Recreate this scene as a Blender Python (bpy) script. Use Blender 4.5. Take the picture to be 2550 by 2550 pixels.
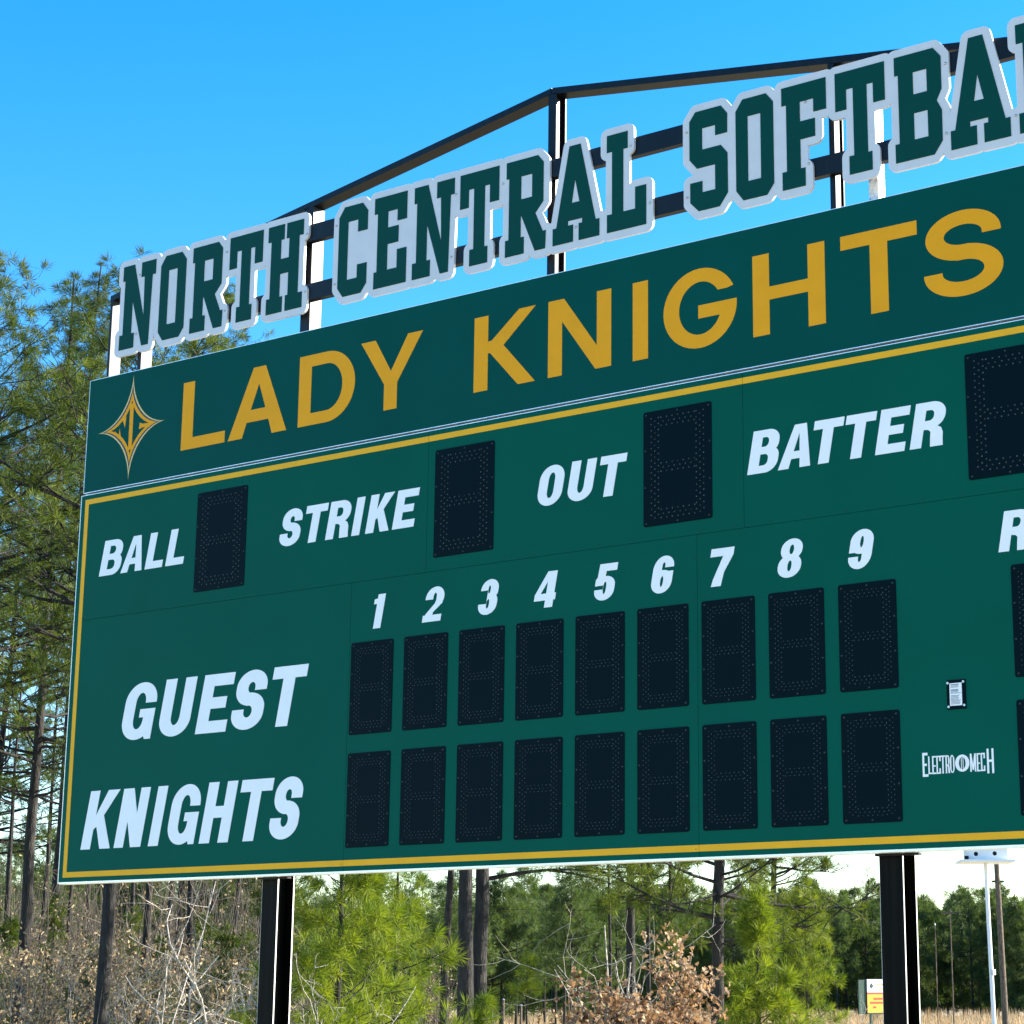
import bpy, math, random
import numpy as np
from mathutils import Vector, geometry

scene = bpy.context.scene
for o in list(bpy.data.objects):
    bpy.data.objects.remove(o)
COL = scene.collection

# ------------------------------------------------------------------ camera
FPX, CX, CY, YAW, PIT = 5104.5, 1574.956, 1275.0, -0.5899, 0.2261      # pixels of the 2550 px photograph
CAM = np.array([9.6928, -10.8857, 1.65])
FWD = np.array([math.sin(YAW)*math.cos(PIT), math.cos(YAW)*math.cos(PIT), math.sin(PIT)])
RGT = np.array([math.cos(YAW), -math.sin(YAW), 0.0])
UPV = np.cross(RGT, FWD)
cd = bpy.data.cameras.new('camera')
cd.sensor_width = 36.0
cd.lens = 36.0*FPX/2550.0
cd.shift_x = -(CX-1275.0)/2550.0
cd.clip_start, cd.clip_end = 0.1, 5000
cam = bpy.data.objects.new('camera', cd)
COL.objects.link(cam)
cam.location = CAM
cam.rotation_euler = Vector(FWD).to_track_quat('-Z', 'Y').to_euler()
scene.camera = cam

# ------------------------------------------------------------------ sky, sun, exposure
SUN_AZ, SUN_EL = math.radians(42), math.radians(24)       # azimuth clockwise from +Y
world = bpy.data.worlds.new('World')
scene.world = world
world.use_nodes = True
wn, wl = world.node_tree.nodes, world.node_tree.links
wn.clear()
wo = wn.new('ShaderNodeOutputWorld')
bg = wn.new('ShaderNodeBackground')
sky = wn.new('ShaderNodeTexSky')
sky.sky_type = 'NISHITA'
sky.sun_disc = False
sky.sun_elevation = SUN_EL
sky.sun_rotation = SUN_AZ
sky.air_density = 1.0
sky.dust_density = 0.25
sky.ozone_density = 2.2
hs = wn.new('ShaderNodeHueSaturation')
hs.inputs['Saturation'].default_value = 1.46
hs.inputs['Hue'].default_value = 0.503
wl.new(sky.outputs[0], hs.inputs['Color'])
wl.new(hs.outputs[0], bg.inputs['Color'])
bg.inputs['Strength'].default_value = 0.11
wl.new(bg.outputs[0], wo.inputs['Surface'])
sd = bpy.data.lights.new('sun', 'SUN')
sd.energy = 5.0
sd.angle = math.radians(0.5)
sd.color = (1.0, 0.93, 0.82)
sun = bpy.data.objects.new('sun', sd)
COL.objects.link(sun)
SUNV = Vector((math.sin(SUN_AZ)*math.cos(SUN_EL), math.cos(SUN_AZ)*math.cos(SUN_EL), math.sin(SUN_EL)))
sun.rotation_euler = SUNV.to_track_quat('Z', 'Y').to_euler()
sun.location = (20, 20, 30)
scene.render.engine = 'CYCLES'
scene.view_settings.view_transform = 'Standard'
scene.view_settings.look = 'None'
scene.view_settings.exposure = 1.86
scene.view_settings.gamma = 1.0
scene.view_settings.use_curve_mapping = False

# ------------------------------------------------------------------ helpers
def ray(x, y):
    return FWD + RGT*(x-CX)/FPX - UPV*(y-CY)/FPX
def spot(x, D):
    """ground position below pixel column x (at eye level) at horizontal distance D"""
    d = ray(x, 2449.2)
    n = math.hypot(d[0], d[1])
    X, Y = CAM[0]+d[0]/n*D, CAM[1]+d[1]/n*D
    return X, Y, ground_z(X, Y)
def height_at(x, y, D):
    d = ray(x, y)
    return CAM[2] + d[2]/math.hypot(d[0], d[1])*D
def ground_z(x, y):
    s = (x-CAM[0])*math.sin(YAW) + (y-CAM[1])*math.cos(YAW)
    t = min(1.0, max(0.0, (s-50.0)/230.0))
    return -3.3*t*t*(3-2*t)

def tag(o, label=None, cat=None, group=None, kind=None):
    if label: o['label'] = label
    if cat: o['category'] = cat
    if group: o['group'] = group
    if kind: o['kind'] = kind
    return o
def link(name, me, mat=None, parent=None):
    o = bpy.data.objects.new(name, me)
    COL.objects.link(o)
    if mat is not None and me is not None and not me.materials:
        me.materials.append(mat)
    if parent is not None:
        o.parent = parent
    return o
def empty(name, loc=(0, 0, 0)):
    o = bpy.data.objects.new(name, None)
    COL.objects.link(o)
    o.location = loc
    o.empty_display_size = 0.2
    return o
def copy_tree(o, parent=None):
    c = o.copy()
    COL.objects.link(c)
    c.parent = parent
    for ch in o.children:
        copy_tree(ch, c)
    return c

def mesh_np(name, V, T, smooth=False, tint=None):
    V = np.asarray(V, np.float32).reshape(-1, 3)
    T = np.asarray(T, np.int32).reshape(-1, 3)
    me = bpy.data.meshes.new(name)
    me.vertices.add(len(V))
    me.vertices.foreach_set('co', V.ravel())
    me.loops.add(len(T)*3)
    me.loops.foreach_set('vertex_index', T.ravel())
    me.polygons.add(len(T))
    me.polygons.foreach_set('loop_start', np.arange(0, len(T)*3, 3, dtype=np.int32))
    me.polygons.foreach_set('loop_total', np.full(len(T), 3, np.int32))
    me.polygons.foreach_set('use_smooth', np.full(len(T), smooth, bool))
    if tint is not None:
        a = me.attributes.new('tint', 'FLOAT', 'POINT')
        a.data.foreach_set('value', np.asarray(tint, np.float32))
    me.update()
    me.validate()
    return me
class MB:
    def __init__(s): s.v, s.f = [], []
    def quad(s, a, b, c, d):
        n = len(s.v); s.v += [a, b, c, d]; s.f.append((n, n+1, n+2, n+3)); return s
    def box(s, x0, x1, y0, y1, z0, z1):
        n = len(s.v)
        s.v += [(x0, y0, z0), (x1, y0, z0), (x1, y1, z0), (x0, y1, z0), (x0, y0, z1), (x1, y0, z1), (x1, y1, z1), (x0, y1, z1)]
        for q in ((0, 3, 2, 1), (4, 5, 6, 7), (0, 1, 5, 4), (1, 2, 6, 5), (2, 3, 7, 6), (3, 0, 4, 7)):
            s.f.append(tuple(n+i for i in q))
        return s
    def prism(s, pts, y0, y1):
        """polygon (x, z) counter-clockwise seen from -Y, extruded from y0 to y1"""
        n, k = len(s.v), len(pts)
        s.v += [(x, y0, z) for x, z in pts] + [(x, y1, z) for x, z in pts]
        s.f.append(tuple(range(n, n+k)))
        s.f.append(tuple(range(n+2*k-1, n+k-1, -1)))
        for i in range(k):
            j = (i+1) % k
            s.f.append((n+i, n+k+i, n+k+j, n+j))
        return s
    def zprism(s, pts, z0, z1):
        """polygon (x, y) counter-clockwise from above, extruded upward"""
        n, k = len(s.v), len(pts)
        s.v += [(x, y, z0) for x, y in pts] + [(x, y, z1) for x, y in pts]
        s.f.append(tuple(range(n+k-1, n-1, -1)))
        s.f.append(tuple(range(n+k, n+2*k)))
        for i in range(k):
            j = (i+1) % k
            s.f.append((n+i, n+j, n+k+j, n+k+i))
        return s
    def mesh(s, name, bevel=0):
        me = bpy.data.meshes.new(name)
        me.from_pydata(s.v, [], s.f)
        me.update()
        if bevel:
            import bmesh
            bm = bmesh.new(); bm.from_mesh(me)
            bmesh.ops.bevel(bm, geom=list(bm.edges), offset=bevel, segments=1, affect='EDGES')
            bm.to_mesh(me); bm.free()
        return me
    def build(s, name, mat, parent=None, bevel=0):
        return link(name, s.mesh(name, bevel), mat, parent)

def tube_np(paths, sides=5):
    """paths: list of (points[n,3], radii[n]) -> V, T"""
    V, T, off = [], [], 0
    ang = np.linspace(0, 2*np.pi, sides, endpoint=False)
    ca, sa = np.cos(ang), np.sin(ang)
    for P, r in paths:
        P = np.asarray(P, float); r = np.asarray(r, float); n = len(P)
        d = np.gradient(P, axis=0)
        d /= np.linalg.norm(d, axis=1)[:, None]+1e-9
        ref = np.array([0, 0, 1.0]) if abs(d[0, 2]) < 0.8 else np.array([1.0, 0, 0])
        a = np.cross(d, ref); a /= np.linalg.norm(a, axis=1)[:, None]+1e-9
        b = np.cross(d, a)
        ring = P[:, None, :] + r[:, None, None]*(a[:, None, :]*ca[None, :, None] + b[:, None, :]*sa[None, :, None])
        V.append(ring.reshape(-1, 3))
        i = np.arange(n-1)[:, None]*sides
        j = np.arange(sides)[None, :]; k = (j+1) % sides
        q0, q1, q2, q3 = i+j, i+k, i+sides+k, i+sides+j
        T.append(np.stack([np.stack([q0, q2, q1], -1), np.stack([q0, q3, q2], -1)], 2).reshape(-1, 3)+off)
        off += n*sides
    return np.concatenate(V), np.concatenate(T)

# ------------------------------------------------------------------ materials
def mat(name, col, rough=0.5, metal=0.0, spec=0.5, bump=0.0, bscale=40.0, var=0.0, vscale=3.0, coat=0.0):
    m = bpy.data.materials.new(name)
    m.use_nodes = True
    nt = m.node_tree
    b = nt.nodes['Principled BSDF']
    b.inputs['Base Color'].default_value = (*col, 1)
    b.inputs['Roughness'].default_value = rough
    b.inputs['Metallic'].default_value = metal
    b.inputs['Specular IOR Level'].default_value = spec
    b.inputs['Coat Weight'].default_value = coat
    tc = nt.nodes.new('ShaderNodeTexCoord')
    if var > 0:
        n = nt.nodes.new('ShaderNodeTexNoise')
        n.inputs['Scale'].default_value = vscale
        n.inputs['Detail'].default_value = 6
        nt.links.new(tc.outputs['Object'], n.inputs['Vector'])
        r = nt.nodes.new('ShaderNodeMapRange')
        r.inputs['From Min'].default_value = 0.3
        r.inputs['From Max'].default_value = 0.7
        r.inputs['To Min'].default_value = 1-var
        r.inputs['To Max'].default_value = 1+var
        nt.links.new(n.outputs['Fac'], r.inputs['Value'])
        mx = nt.nodes.new('ShaderNodeVectorMath')
        mx.operation = 'SCALE'
        mx.inputs[0].default_value = col
        nt.links.new(r.outputs[0], mx.inputs['Scale'])
        nt.links.new(mx.outputs[0], b.inputs['Base Color'])
        r2 = nt.nodes.new('ShaderNodeMapRange')
        r2.inputs['From Min'].default_value = 0.3
        r2.inputs['From Max'].default_value = 0.7
        r2.inputs['To Min'].default_value = max(0.02, rough-var*0.5)
        r2.inputs['To Max'].default_value = min(1, rough+var*0.5)
        nt.links.new(n.outputs['Fac'], r2.inputs['Value'])
        nt.links.new(r2.outputs[0], b.inputs['Roughness'])
    if bump > 0:
        n = nt.nodes.new('ShaderNodeTexNoise')
        n.inputs['Scale'].default_value = bscale
        n.inputs['Detail'].default_value = 5
        nt.links.new(tc.outputs['Object'], n.inputs['Vector'])
        bp = nt.nodes.new('ShaderNodeBump')
        bp.inputs['Strength'].default_value = bump
        bp.inputs['Distance'].default_value = 0.02
        nt.links.new(n.outputs['Fac'], bp.inputs['Height'])
        nt.links.new(bp.outputs[0], b.inputs['Normal'])
    return m

def streaked(name, c1, c2, rough, metal=0.0):
    """painted steel with vertical run marks"""
    m = mat(name, c1, rough, metal)
    nt = m.node_tree
    b = nt.nodes['Principled BSDF']
    tc = nt.nodes.new('ShaderNodeTexCoord')
    mp = nt.nodes.new('ShaderNodeMapping')
    mp.inputs['Scale'].default_value = (22, 22, 0.8)
    n = nt.nodes.new('ShaderNodeTexNoise')
    n.inputs['Scale'].default_value = 1.6
    n.inputs['Detail'].default_value = 6
    cr = nt.nodes.new('ShaderNodeValToRGB')
    cr.color_ramp.elements[0].position = 0.5
    cr.color_ramp.elements[0].color = (*c1, 1)
    cr.color_ramp.elements[1].position = 0.75
    cr.color_ramp.elements[1].color = (*c2, 1)
    nt.links.new(tc.outputs['Object'], mp.inputs[0])
    nt.links.new(mp.outputs[0], n.inputs['Vector'])
    nt.links.new(n.outputs['Fac'], cr.inputs[0])
    nt.links.new(cr.outputs[0], b.inputs['Base Color'])
    return m

def foliage(name, c1, c2, trans=0.45, tcol=None):
    """leaf material: colour varies clump by clump (tint), some light passes through"""
    m = bpy.data.materials.new(name)
    m.use_nodes = True
    nt = m.node_tree
    nt.nodes.clear()
    out = nt.nodes.new('ShaderNodeOutputMaterial')
    at = nt.nodes.new('ShaderNodeAttribute')
    at.attribute_name = 'tint'
    cr = nt.nodes.new('ShaderNodeValToRGB')
    cr.color_ramp.elements[0].color = (*c1, 1)
    cr.color_ramp.elements[1].color = (*c2, 1)
    oi = nt.nodes.new('ShaderNodeObjectInfo')
    ad = nt.nodes.new('ShaderNodeMath')
    ad.operation = 'MULTIPLY_ADD'
    ad.inputs[1].default_value = 0.25
    nt.links.new(oi.outputs['Random'], ad.inputs[0])
    nt.links.new(at.outputs['Fac'], ad.inputs[2])
    nt.links.new(ad.outputs[0], cr.inputs[0])
    df = nt.nodes.new('ShaderNodeBsdfPrincipled')
    df.inputs['Roughness'].default_value = 0.6
    df.inputs['Specular IOR Level'].default_value = 0.18
    tr = nt.nodes.new('ShaderNodeBsdfTranslucent')
    nt.links.new(cr.outputs[0], df.inputs['Base Color'])
    mxc = nt.nodes.new('ShaderNodeVectorMath')
    mxc.operation = 'MULTIPLY'
    mxc.inputs[1].default_value = tcol or (1.25, 1.35, 0.5)
    nt.links.new(cr.outputs[0], mxc.inputs[0])
    nt.links.new(mxc.outputs[0], tr.inputs['Color'])
    mx = nt.nodes.new('ShaderNodeMixShader')
    mx.inputs[0].default_value = trans
    nt.links.new(df.outputs[0], mx.inputs[1])
    nt.links.new(tr.outputs[0], mx.inputs[2])
    nt.links.new(mx.outputs[0], out.inputs['Surface'])
    return m

def bark(name, c1, c2, sc=9.0):
    m = mat(name, c1, 0.9, spec=0.2)
    nt = m.node_tree
    b = nt.nodes['Principled BSDF']
    tc = nt.nodes.new('ShaderNodeTexCoord')
    mp = nt.nodes.new('ShaderNodeMapping')
    mp.inputs['Scale'].default_value = (sc, sc, sc*0.3)
    v = nt.nodes.new('ShaderNodeTexVoronoi')
    v.feature = 'DISTANCE_TO_EDGE'
    v.inputs['Scale'].default_value = 1.5
    n = nt.nodes.new('ShaderNodeTexNoise')
    n.inputs['Scale'].default_value = 2.5
    n.inputs['Detail'].default_value = 6
    cr = nt.nodes.new('ShaderNodeValToRGB')
    cr.color_ramp.elements[0].position = 0.25
    cr.color_ramp.elements[0].color = (*[c*0.55 for c in c1], 1)
    cr.color_ramp.elements[1].position = 0.75
    cr.color_ramp.elements[1].color = (*c2, 1)
    nt.links.new(tc.outputs['Object'], mp.inputs[0])
    nt.links.new(mp.outputs[0], n.inputs['Vector'])
    mixv = nt.nodes.new('ShaderNodeVectorMath')
    mixv.operation = 'MULTIPLY_ADD'
    mixv.inputs[1].default_value = (0.5, 0.5, 0.5)
    nt.links.new(n.outputs['Color'], mixv.inputs[0])
    nt.links.new(mp.outputs[0], mixv.inputs[2])
    nt.links.new(mixv.outputs[0], v.inputs['Vector'])
    n2 = nt.nodes.new('ShaderNodeTexNoise')
    n2.inputs['Scale'].default_value = 1.1
    n2.inputs['Detail'].default_value = 8
    nt.links.new(mixv.outputs[0], n2.inputs['Vector'])
    nt.links.new(n2.outputs['Fac'], cr.inputs[0])
    nt.links.new(cr.outputs[0], b.inputs['Base Color'])
    bp = nt.nodes.new('ShaderNodeBump')
    bp.inputs['Strength'].default_value = 0.9
    bp.inputs['Distance'].default_value = 0.04
    nt.links.new(v.outputs['Distance'], bp.inputs['Height'])
    nt.links.new(bp.outputs[0], b.inputs['Normal'])
    return m

M_GREEN = mat('board_green', (0.0003, 0.085, 0.058), 0.5, spec=.04, var=0.06, vscale=1.2, bump=0.015, bscale=3.0)
M_GREEN_H = mat('header_green', (0.0003, 0.067, 0.055), 0.5, spec=.04, var=0.06, vscale=1.2, bump=0.015, bscale=3.0)
M_LGREEN = mat('letter_green', (0.0004, 0.052, 0.042), 0.5, spec=.08)
M_WHITE = mat('vinyl_white', (0.85, 0.85, 0.85), 0.45, var=0.03, vscale=6)
M_GOLD = mat('vinyl_gold', (0.80, 0.34, 0.012), 0.5, spec=.08, var=0.04, vscale=5)
M_YEL = mat('stripe_yellow', (0.82, 0.41, 0.02), 0.5, spec=.1, var=0.05, vscale=5)
M_PALE = mat('pale_gold', (0.66, 0.47, 0.17), 0.45)
M_BLACKV = mat('vinyl_black', (0.008, 0.008, 0.006), 0.45)
M_SILV = mat('silver_panel', (0.58, 0.58, 0.59), 0.42, var=0.04, vscale=8)
M_ALU = mat('aluminium', (0.78, 0.78, 0.76), 0.34, metal=0.6, var=0.1, vscale=12)
M_DISP = mat('display_black', (0.0002, 0.0065, 0.0105), 0.45, spec=.04, var=0.06, vscale=6)
M_LED = mat('led_lens', (0.03, 0.055, 0.055), 0.35, var=.9, vscale=28)
M_SCREW = mat('screw_dark', (0.004, 0.02, 0.018), 0.5)
M_BOLT = mat('bolt_steel', (0.45, 0.46, 0.46), 0.35, metal=0.8)
M_STEEL = streaked('black_steel', (0.0012, 0.0016, 0.003), (0.007, 0.0075, 0.0075), 0.40)
M_STEEL.node_tree.nodes['Principled BSDF'].inputs['Specular IOR Level'].default_value = 0.24
M_POST = streaked('post_steel', (0.0006, 0.0008, 0.001), (0.006, 0.006, 0.0045), 0.42)
M_POST.node_tree.nodes['Principled BSDF'].inputs['Specular IOR Level'].default_value = 0.07
M_GALV = mat('galvanised', (0.45, 0.47, 0.48), 0.45, metal=0.7, var=0.4, vscale=30)
M_BACK = mat('cabinet_grey', (0.10, 0.11, 0.11), 0.5)

# ------------------------------------------------------------------ ground
ax = np.sinh(np.linspace(-4.2, 4.2, 90))/math.sinh(4.2)*2200
gx, gy = np.meshgrid(ax-20, ax+60, indexing='ij')
gz = np.vectorize(ground_z)(gx, gy)
V = np.stack([gx, gy, gz], -1).reshape(-1, 3)
i, j = np.meshgrid(np.arange(89), np.arange(89), indexing='ij')
q = (i*90+j).ravel()
T = np.concatenate([np.stack([q, q+90, q+91], 1), np.stack([q, q+91, q+1], 1)])
gm = bpy.data.materials.new('dry_field')
gm.use_nodes = True
nt = gm.node_tree
b = nt.nodes['Principled BSDF']
b.inputs['Roughness'].default_value = 0.95
tc = nt.nodes.new('ShaderNodeTexCoord')
n1 = nt.nodes.new('ShaderNodeTexNoise'); n1.inputs['Scale'].default_value = 0.12; n1.inputs['Detail'].default_value = 8
n2 = nt.nodes.new('ShaderNodeTexNoise'); n2.inputs['Scale'].default_value = 6.0; n2.inputs['Detail'].default_value = 6
cr = nt.nodes.new('ShaderNodeValToRGB')
cr.color_ramp.elements[0].position = 0.32; cr.color_ramp.elements[0].color = (0.25, 0.21, 0.11, 1)
cr.color_ramp.elements[1].position = 0.68; cr.color_ramp.elements[1].color = (0.50, 0.415, 0.275, 1)
mm = nt.nodes.new('ShaderNodeMix'); mm.data_type = 'FLOAT'; mm.inputs[0].default_value = 0.4
nt.links.new(tc.outputs['Object'], n1.inputs['Vector']); nt.links.new(tc.outputs['Object'], n2.inputs['Vector'])
nt.links.new(n1.outputs['Fac'], mm.inputs[2]); nt.links.new(n2.outputs['Fac'], mm.inputs[3])
nt.links.new(mm.outputs[0], cr.inputs[0]); nt.links.new(cr.outputs[0], b.inputs['Base Color'])
bp = nt.nodes.new('ShaderNodeBump'); bp.inputs['Strength'].default_value = 0.6; bp.inputs['Distance'].default_value = 0.05
nt.links.new(n2.outputs['Fac'], bp.inputs['Height']); nt.links.new(bp.outputs[0], b.inputs['Normal'])
tag(link('ground', mesh_np('ground', V, T, True), gm), kind='structure')

# ------------------------------------------------------------------ lettering: 2D shapes
def rect(x0, z0, x1, z1): return [(x0, z0), (x1, z0), (x1, z1), (x0, z1)]
def rr(x0, z0, x1, z1, bl=None, br=None, tr=None, tl=None, n=10):
    """rectangle whose corners may be quarter ellipses (rx, rz)"""
    P = []
    for (cx, cz, r, a0) in ((x0, z0, bl, 180), (x1, z0, br, 270), (x1, z1, tr, 0), (x0, z1, tl, 90)):
        if not r:
            P.append((cx, cz)); continue
        rx, rz = min(r[0], (x1-x0)/2), min(r[1], (z1-z0)/2)
        ox = cx+rx if cx == x0 else cx-rx
        oz = cz+rz if cz == z0 else cz-rz
        for k in range(n+1):
            a = math.radians(a0+90*k/n)
            P.append((ox+rx*math.cos(a), oz+rz*math.sin(a)))
    return P
def rall(x0, z0, x1, z1, rx, rz): return rr(x0, z0, x1, z1, (rx, rz), (rx, rz), (rx, rz), (rx, rz))
def disc(cx, cz, rx, rz, n=24): return [(cx+rx*math.cos(2*math.pi*k/n), cz+rz*math.sin(2*math.pi*k/n)) for k in range(n)]
def inside(px, pz, poly):
    P = np.asarray(poly, float)
    a, c = P, np.roll(P, -1, 0)
    ins = np.zeros(len(px), bool)
    for (x1, z1), (x2, z2) in zip(a, c):
        if z1 == z2: continue
        cond = ((z1 > pz) != (z2 > pz))
        ins ^= cond & (px < (x2-x1)*(pz-z1)/(z2-z1)+x1)
    return ins
def solve(groups):
    """groups: list of lists of (sign, polygon); union of groups -> verts, tris of the filled shape"""
    pts, edges = [], []
    for g in groups:
        for s, P in g:
            n0 = len(pts)
            pts += [Vector(p) for p in P]
            edges += [(n0+k, n0+(k+1) % len(P)) for k in range(len(P))]
    r = geometry.delaunay_2d_cdt(pts, edges, [], 0, 1e-6)
    V = np.array([(v[0], v[1]) for v in r[0]]); T = np.array([f for f in r[2]], int)
    c = V[T].mean(1)
    e1, e2 = V[T[:, 1]]-V[T[:, 0]], V[T[:, 2]]-V[T[:, 0]]
    area = e1[:, 0]*e2[:, 1]-e1[:, 1]*e2[:, 0]
    keep = np.zeros(len(T), bool)
    for g in groups:
        k = np.zeros(len(T), bool)
        for s, P in g:
            ins = inside(c[:, 0], c[:, 1], P)
            k = (k | ins) if s > 0 else (k & ~ins)
        keep |= k
    T = T[keep & (np.abs(area) > 1e-13)]
    e1, e2 = V[T[:, 1]]-V[T[:, 0]], V[T[:, 2]]-V[T[:, 0]]
    flip = (e1[:, 0]*e2[:, 1]-e1[:, 1]*e2[:, 0]) < 0
    T[flip] = T[flip][:, ::-1]
    return V, T
def slab(name, V2, T, y0, y1, back=False):
    """filled 2D shape standing in the XZ plane, front at y0 (towards the viewer), rim to y1"""
    n = len(V2)
    V = np.concatenate([np.stack([V2[:, 0], np.full(n, y0), V2[:, 1]], 1), np.stack([V2[:, 0], np.full(n, y1), V2[:, 1]], 1)])
    E = {}
    for t in T:
        for a, c in ((t[0], t[1]), (t[1], t[2]), (t[2], t[0])):
            E[(a, c)] = 1
    F = [T]
    side = [(a, c) for (a, c) in E if (c, a) not in E]
    if side:
        s = np.array(side)
        F += [np.stack([s[:, 0], s[:, 0]+n, s[:, 1]+n], 1), np.stack([s[:, 0], s[:, 1]+n, s[:, 1]], 1)]
    if back:
        F.append(T[:, ::-1]+n)
    return mesh_np(name, V, np.concatenate(F))

# --- sans-serif glyphs; w width, h cap height, s stem, t bar thickness
def glyph(ch, w, h, s, t, wide=False):
    R = rect
    if ch == 'I': return [[(1, R(0, 0, w, h))]]
    if ch == 'L': return [[(1, R(0, 0, s, h))], [(1, R(0, 0, w, t))]]
    if ch == 'T': return [[(1, R(0, h-t, w, h))], [(1, R((w-s)/2, 0, (w+s)/2, h))]]
    if ch == 'H': return [[(1, R(0, 0, s, h))], [(1, R(w-s, 0, w, h))], [(1, R(0, h*.5-t*.45, w, h*.5+t*.5))]]
    if ch == 'E': return [[(1, R(0, 0, s, h))], [(1, R(0, 0, w, t))], [(1, R(0, h-t, w, h))], [(1, R(0, h*.41, w*.86, h*.41+t*.95))]]
    if ch == 'N': return [[(1, R(0, 0, s*.96, h))], [(1, R(w-s*.96, 0, w, h))], [(1, [(0, h), (w-s*1.05, 0), (w, 0), (s*1.08, h)])]]
    if ch == 'M': return [[(1, R(0, 0, s, h))], [(1, R(w-s, 0, w, h))], [(1, [(0, h), (w*.5-s*.5, h*.1), (w*.5+s*.5, h*.1), (s*1.1, h)])], [(1, [(w-s*1.1, h), (w*.5-s*.5, h*.1), (w*.5+s*.5, h*.1), (w, h)])]]
    if ch == 'K':
        if wide:
            return [[(1, R(0, 0, s, h))], [(1, [(s*.9, h*.49), (s*.9, h*.65), (s*1.25, h*.65), (w-s*1.15, h), (w, h), (w*.4, h*.49)])],
                    [(1, [(w*.2, h*.58), (w*.43, h*.62), (w, 0), (w-s*1.2, 0), (s*1.15, h*.49)])]]
        return [[(1, R(0, 0, s, h))], [(1, [(s*.8, h*.30), (s*.8, h*.48), (w-s*1.22, h), (w*1.0, h), (s*1.35, h*.40)])],
                [(1, [(s*1.1, h*.47), (s*1.75, h*.62), (w, 0), (w-s*1.1, 0)])]]
    if ch == 'Y': return [[(1, R((w-s)/2, 0, (w+s)/2, h*.42))], [(1, [(0, h), ((w-s)/2, h*.36), ((w+s)/2, h*.36), ((w+s)/2, h*.40), (w/2, h*.53), (s*1.12, h)])],
                           [(1, [(w-s*1.12, h), (w/2, h*.53), ((w-s)/2, h*.40), ((w-s)/2, h*.36), ((w+s)/2, h*.36), (w, h)])]]
    if ch == 'A':
        a, c = (.405, .612) if wide else (.33, .70)
        k = .135 if wide else s*.84
        ks = .145 if wide else s*.98
        ap = .755 if wide else .80
        zl, zh = (.215, .39) if wide else (.215, .385)
        li = lambda z: ks+(a*w)*z                   # inner edges
        ri = lambda z: w-ks-((1-c)*w)*z
        xm = (a+c)/2*w
        lx = lambda z: ks + (xm-ks)*z/ap
        rx = lambda z: (w-ks) + (xm-(w-ks))*z/ap
        return [[(1, [(0, 0), (w, 0), (c*w, h), (a*w, h)]),
                 (-1, [(ks, -.01), (lx(zl), zl*h), (rx(zl), zl*h), (w-ks, -.01)]),
                 (-1, [(lx(zh), zh*h), (rx(zh), zh*h), (xm, ap*h)])]]
    if ch == 'D': return [[(1, rr(0, 0, w, h, None, (w*.66, h*.5), (w*.66, h*.5), None, 16)), (-1, rr(s, t, w-s, h-t, None, (w*.5, h*.42), (w*.5, h*.42), None, 16))]]
    if ch == 'O': return [[(1, rall(0, 0, w, h, w*.5, h*.34)), (-1, rall(s, t*.9, w-s, h-t*.9, w*.4, h*.17))]]
    if ch == 'U': return [[(1, rr(0, 0, w, h, (w*.5, h*.3), (w*.5, h*.3))), (-1, rr(s, t*.95, w-s, h+.1, (w*.4, h*.16), (w*.4, h*.16)))]]
    if ch == 'C' and s < .02: return [[(1, R(0, 0, s, h))], [(1, R(0, h-t, w, h))], [(1, R(0, 0, w, t))], [(1, R(w-s, h*.7, w, h))], [(1, R(w-s, 0, w, h*.3))]]
    if ch == 'C': return [[(1, rall(0, 0, w, h, w*.5, h*.34)), (-1, rall(s, t, w-s, h-t, w*.4, h*.2)), (-1, R(w*.55, h*.36, w+.1, h*.64))]]
    if ch == 'G':
        if wide:
            return [[(1, rall(0, 0, w, h, w*.5, h*.5)), (-1, rall(s, t, w-s*.95, h-t, w*.4, h*.42)), (-1, R(w*.5, h*.5, w*1.1, h*.685)), (-1, [(w*.5, h*.66), (w*1.1, h*.66), (w*1.1, h*.74), (w*.76, h*.66)])],
                    [(1, R(w*.48, h*.37, w*.982, h*.535))], [(1, [(w-s*.95, h*.25), (w*.930, h*.25), (w*.957, h*.3), (w*.982, h*.37), (w*.994, h*.43), (w*.999, h*.535), (w-s*.95, h*.5)])]]
        return [[(1, rall(0, 0, w, h, w*.5, h*.34)), (-1, rall(s, t*.9, w-s, h-t*.9, w*.4, h*.17)), (-1, R(w*.5, h*.5, w*1.1, h*.635))],
                [(1, R(w*.52, h*.385, w, h*.53))], [(1, [(w-s*.55, 0), (w, 0), (w, h*.45), (w-s, h*.45), (w-s, h*.2)])]]
    if ch == 'S':
        ro, ri = (.5, .3) if wide else (.5, .27)
        zm = h*.51
        tt = t*1.06
        u0, l1 = zm-tt*.5, zm+tt*.5
        g1, g2 = (.69, .31) if wide else (.655, .345)
        e = 0.03*w
        return [[(1, rr(e, u0, w-e*.5, h, (w*ro, h*ri), None, (w*ro, h*ri), (w*ro, h*ri), 14)), (-1, rr(s+e, l1, w-s-e*.5, h-t, (w*.4, h*.13), (w*.2, h*.05), (w*.4, h*.13), (w*.4, h*.13), 10)), (-1, R(w*.5, u0-.01, w*1.1, h*g1))],
                [(1, rr(0, 0, w, l1, (w*ro, h*ri), (w*ro, h*ri), (w*ro, h*ri), None, 14)), (-1, rr(s, t, w-s, u0, (w*.4, h*.13), (w*.4, h*.13), (w*.4, h*.13), (w*.2, h*.05), 10)), (-1, R(-.1*w, h*g2, w*.5, l1+.01))],
                [(1, R(w*.42, u0, w*.58, l1))]]
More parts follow.
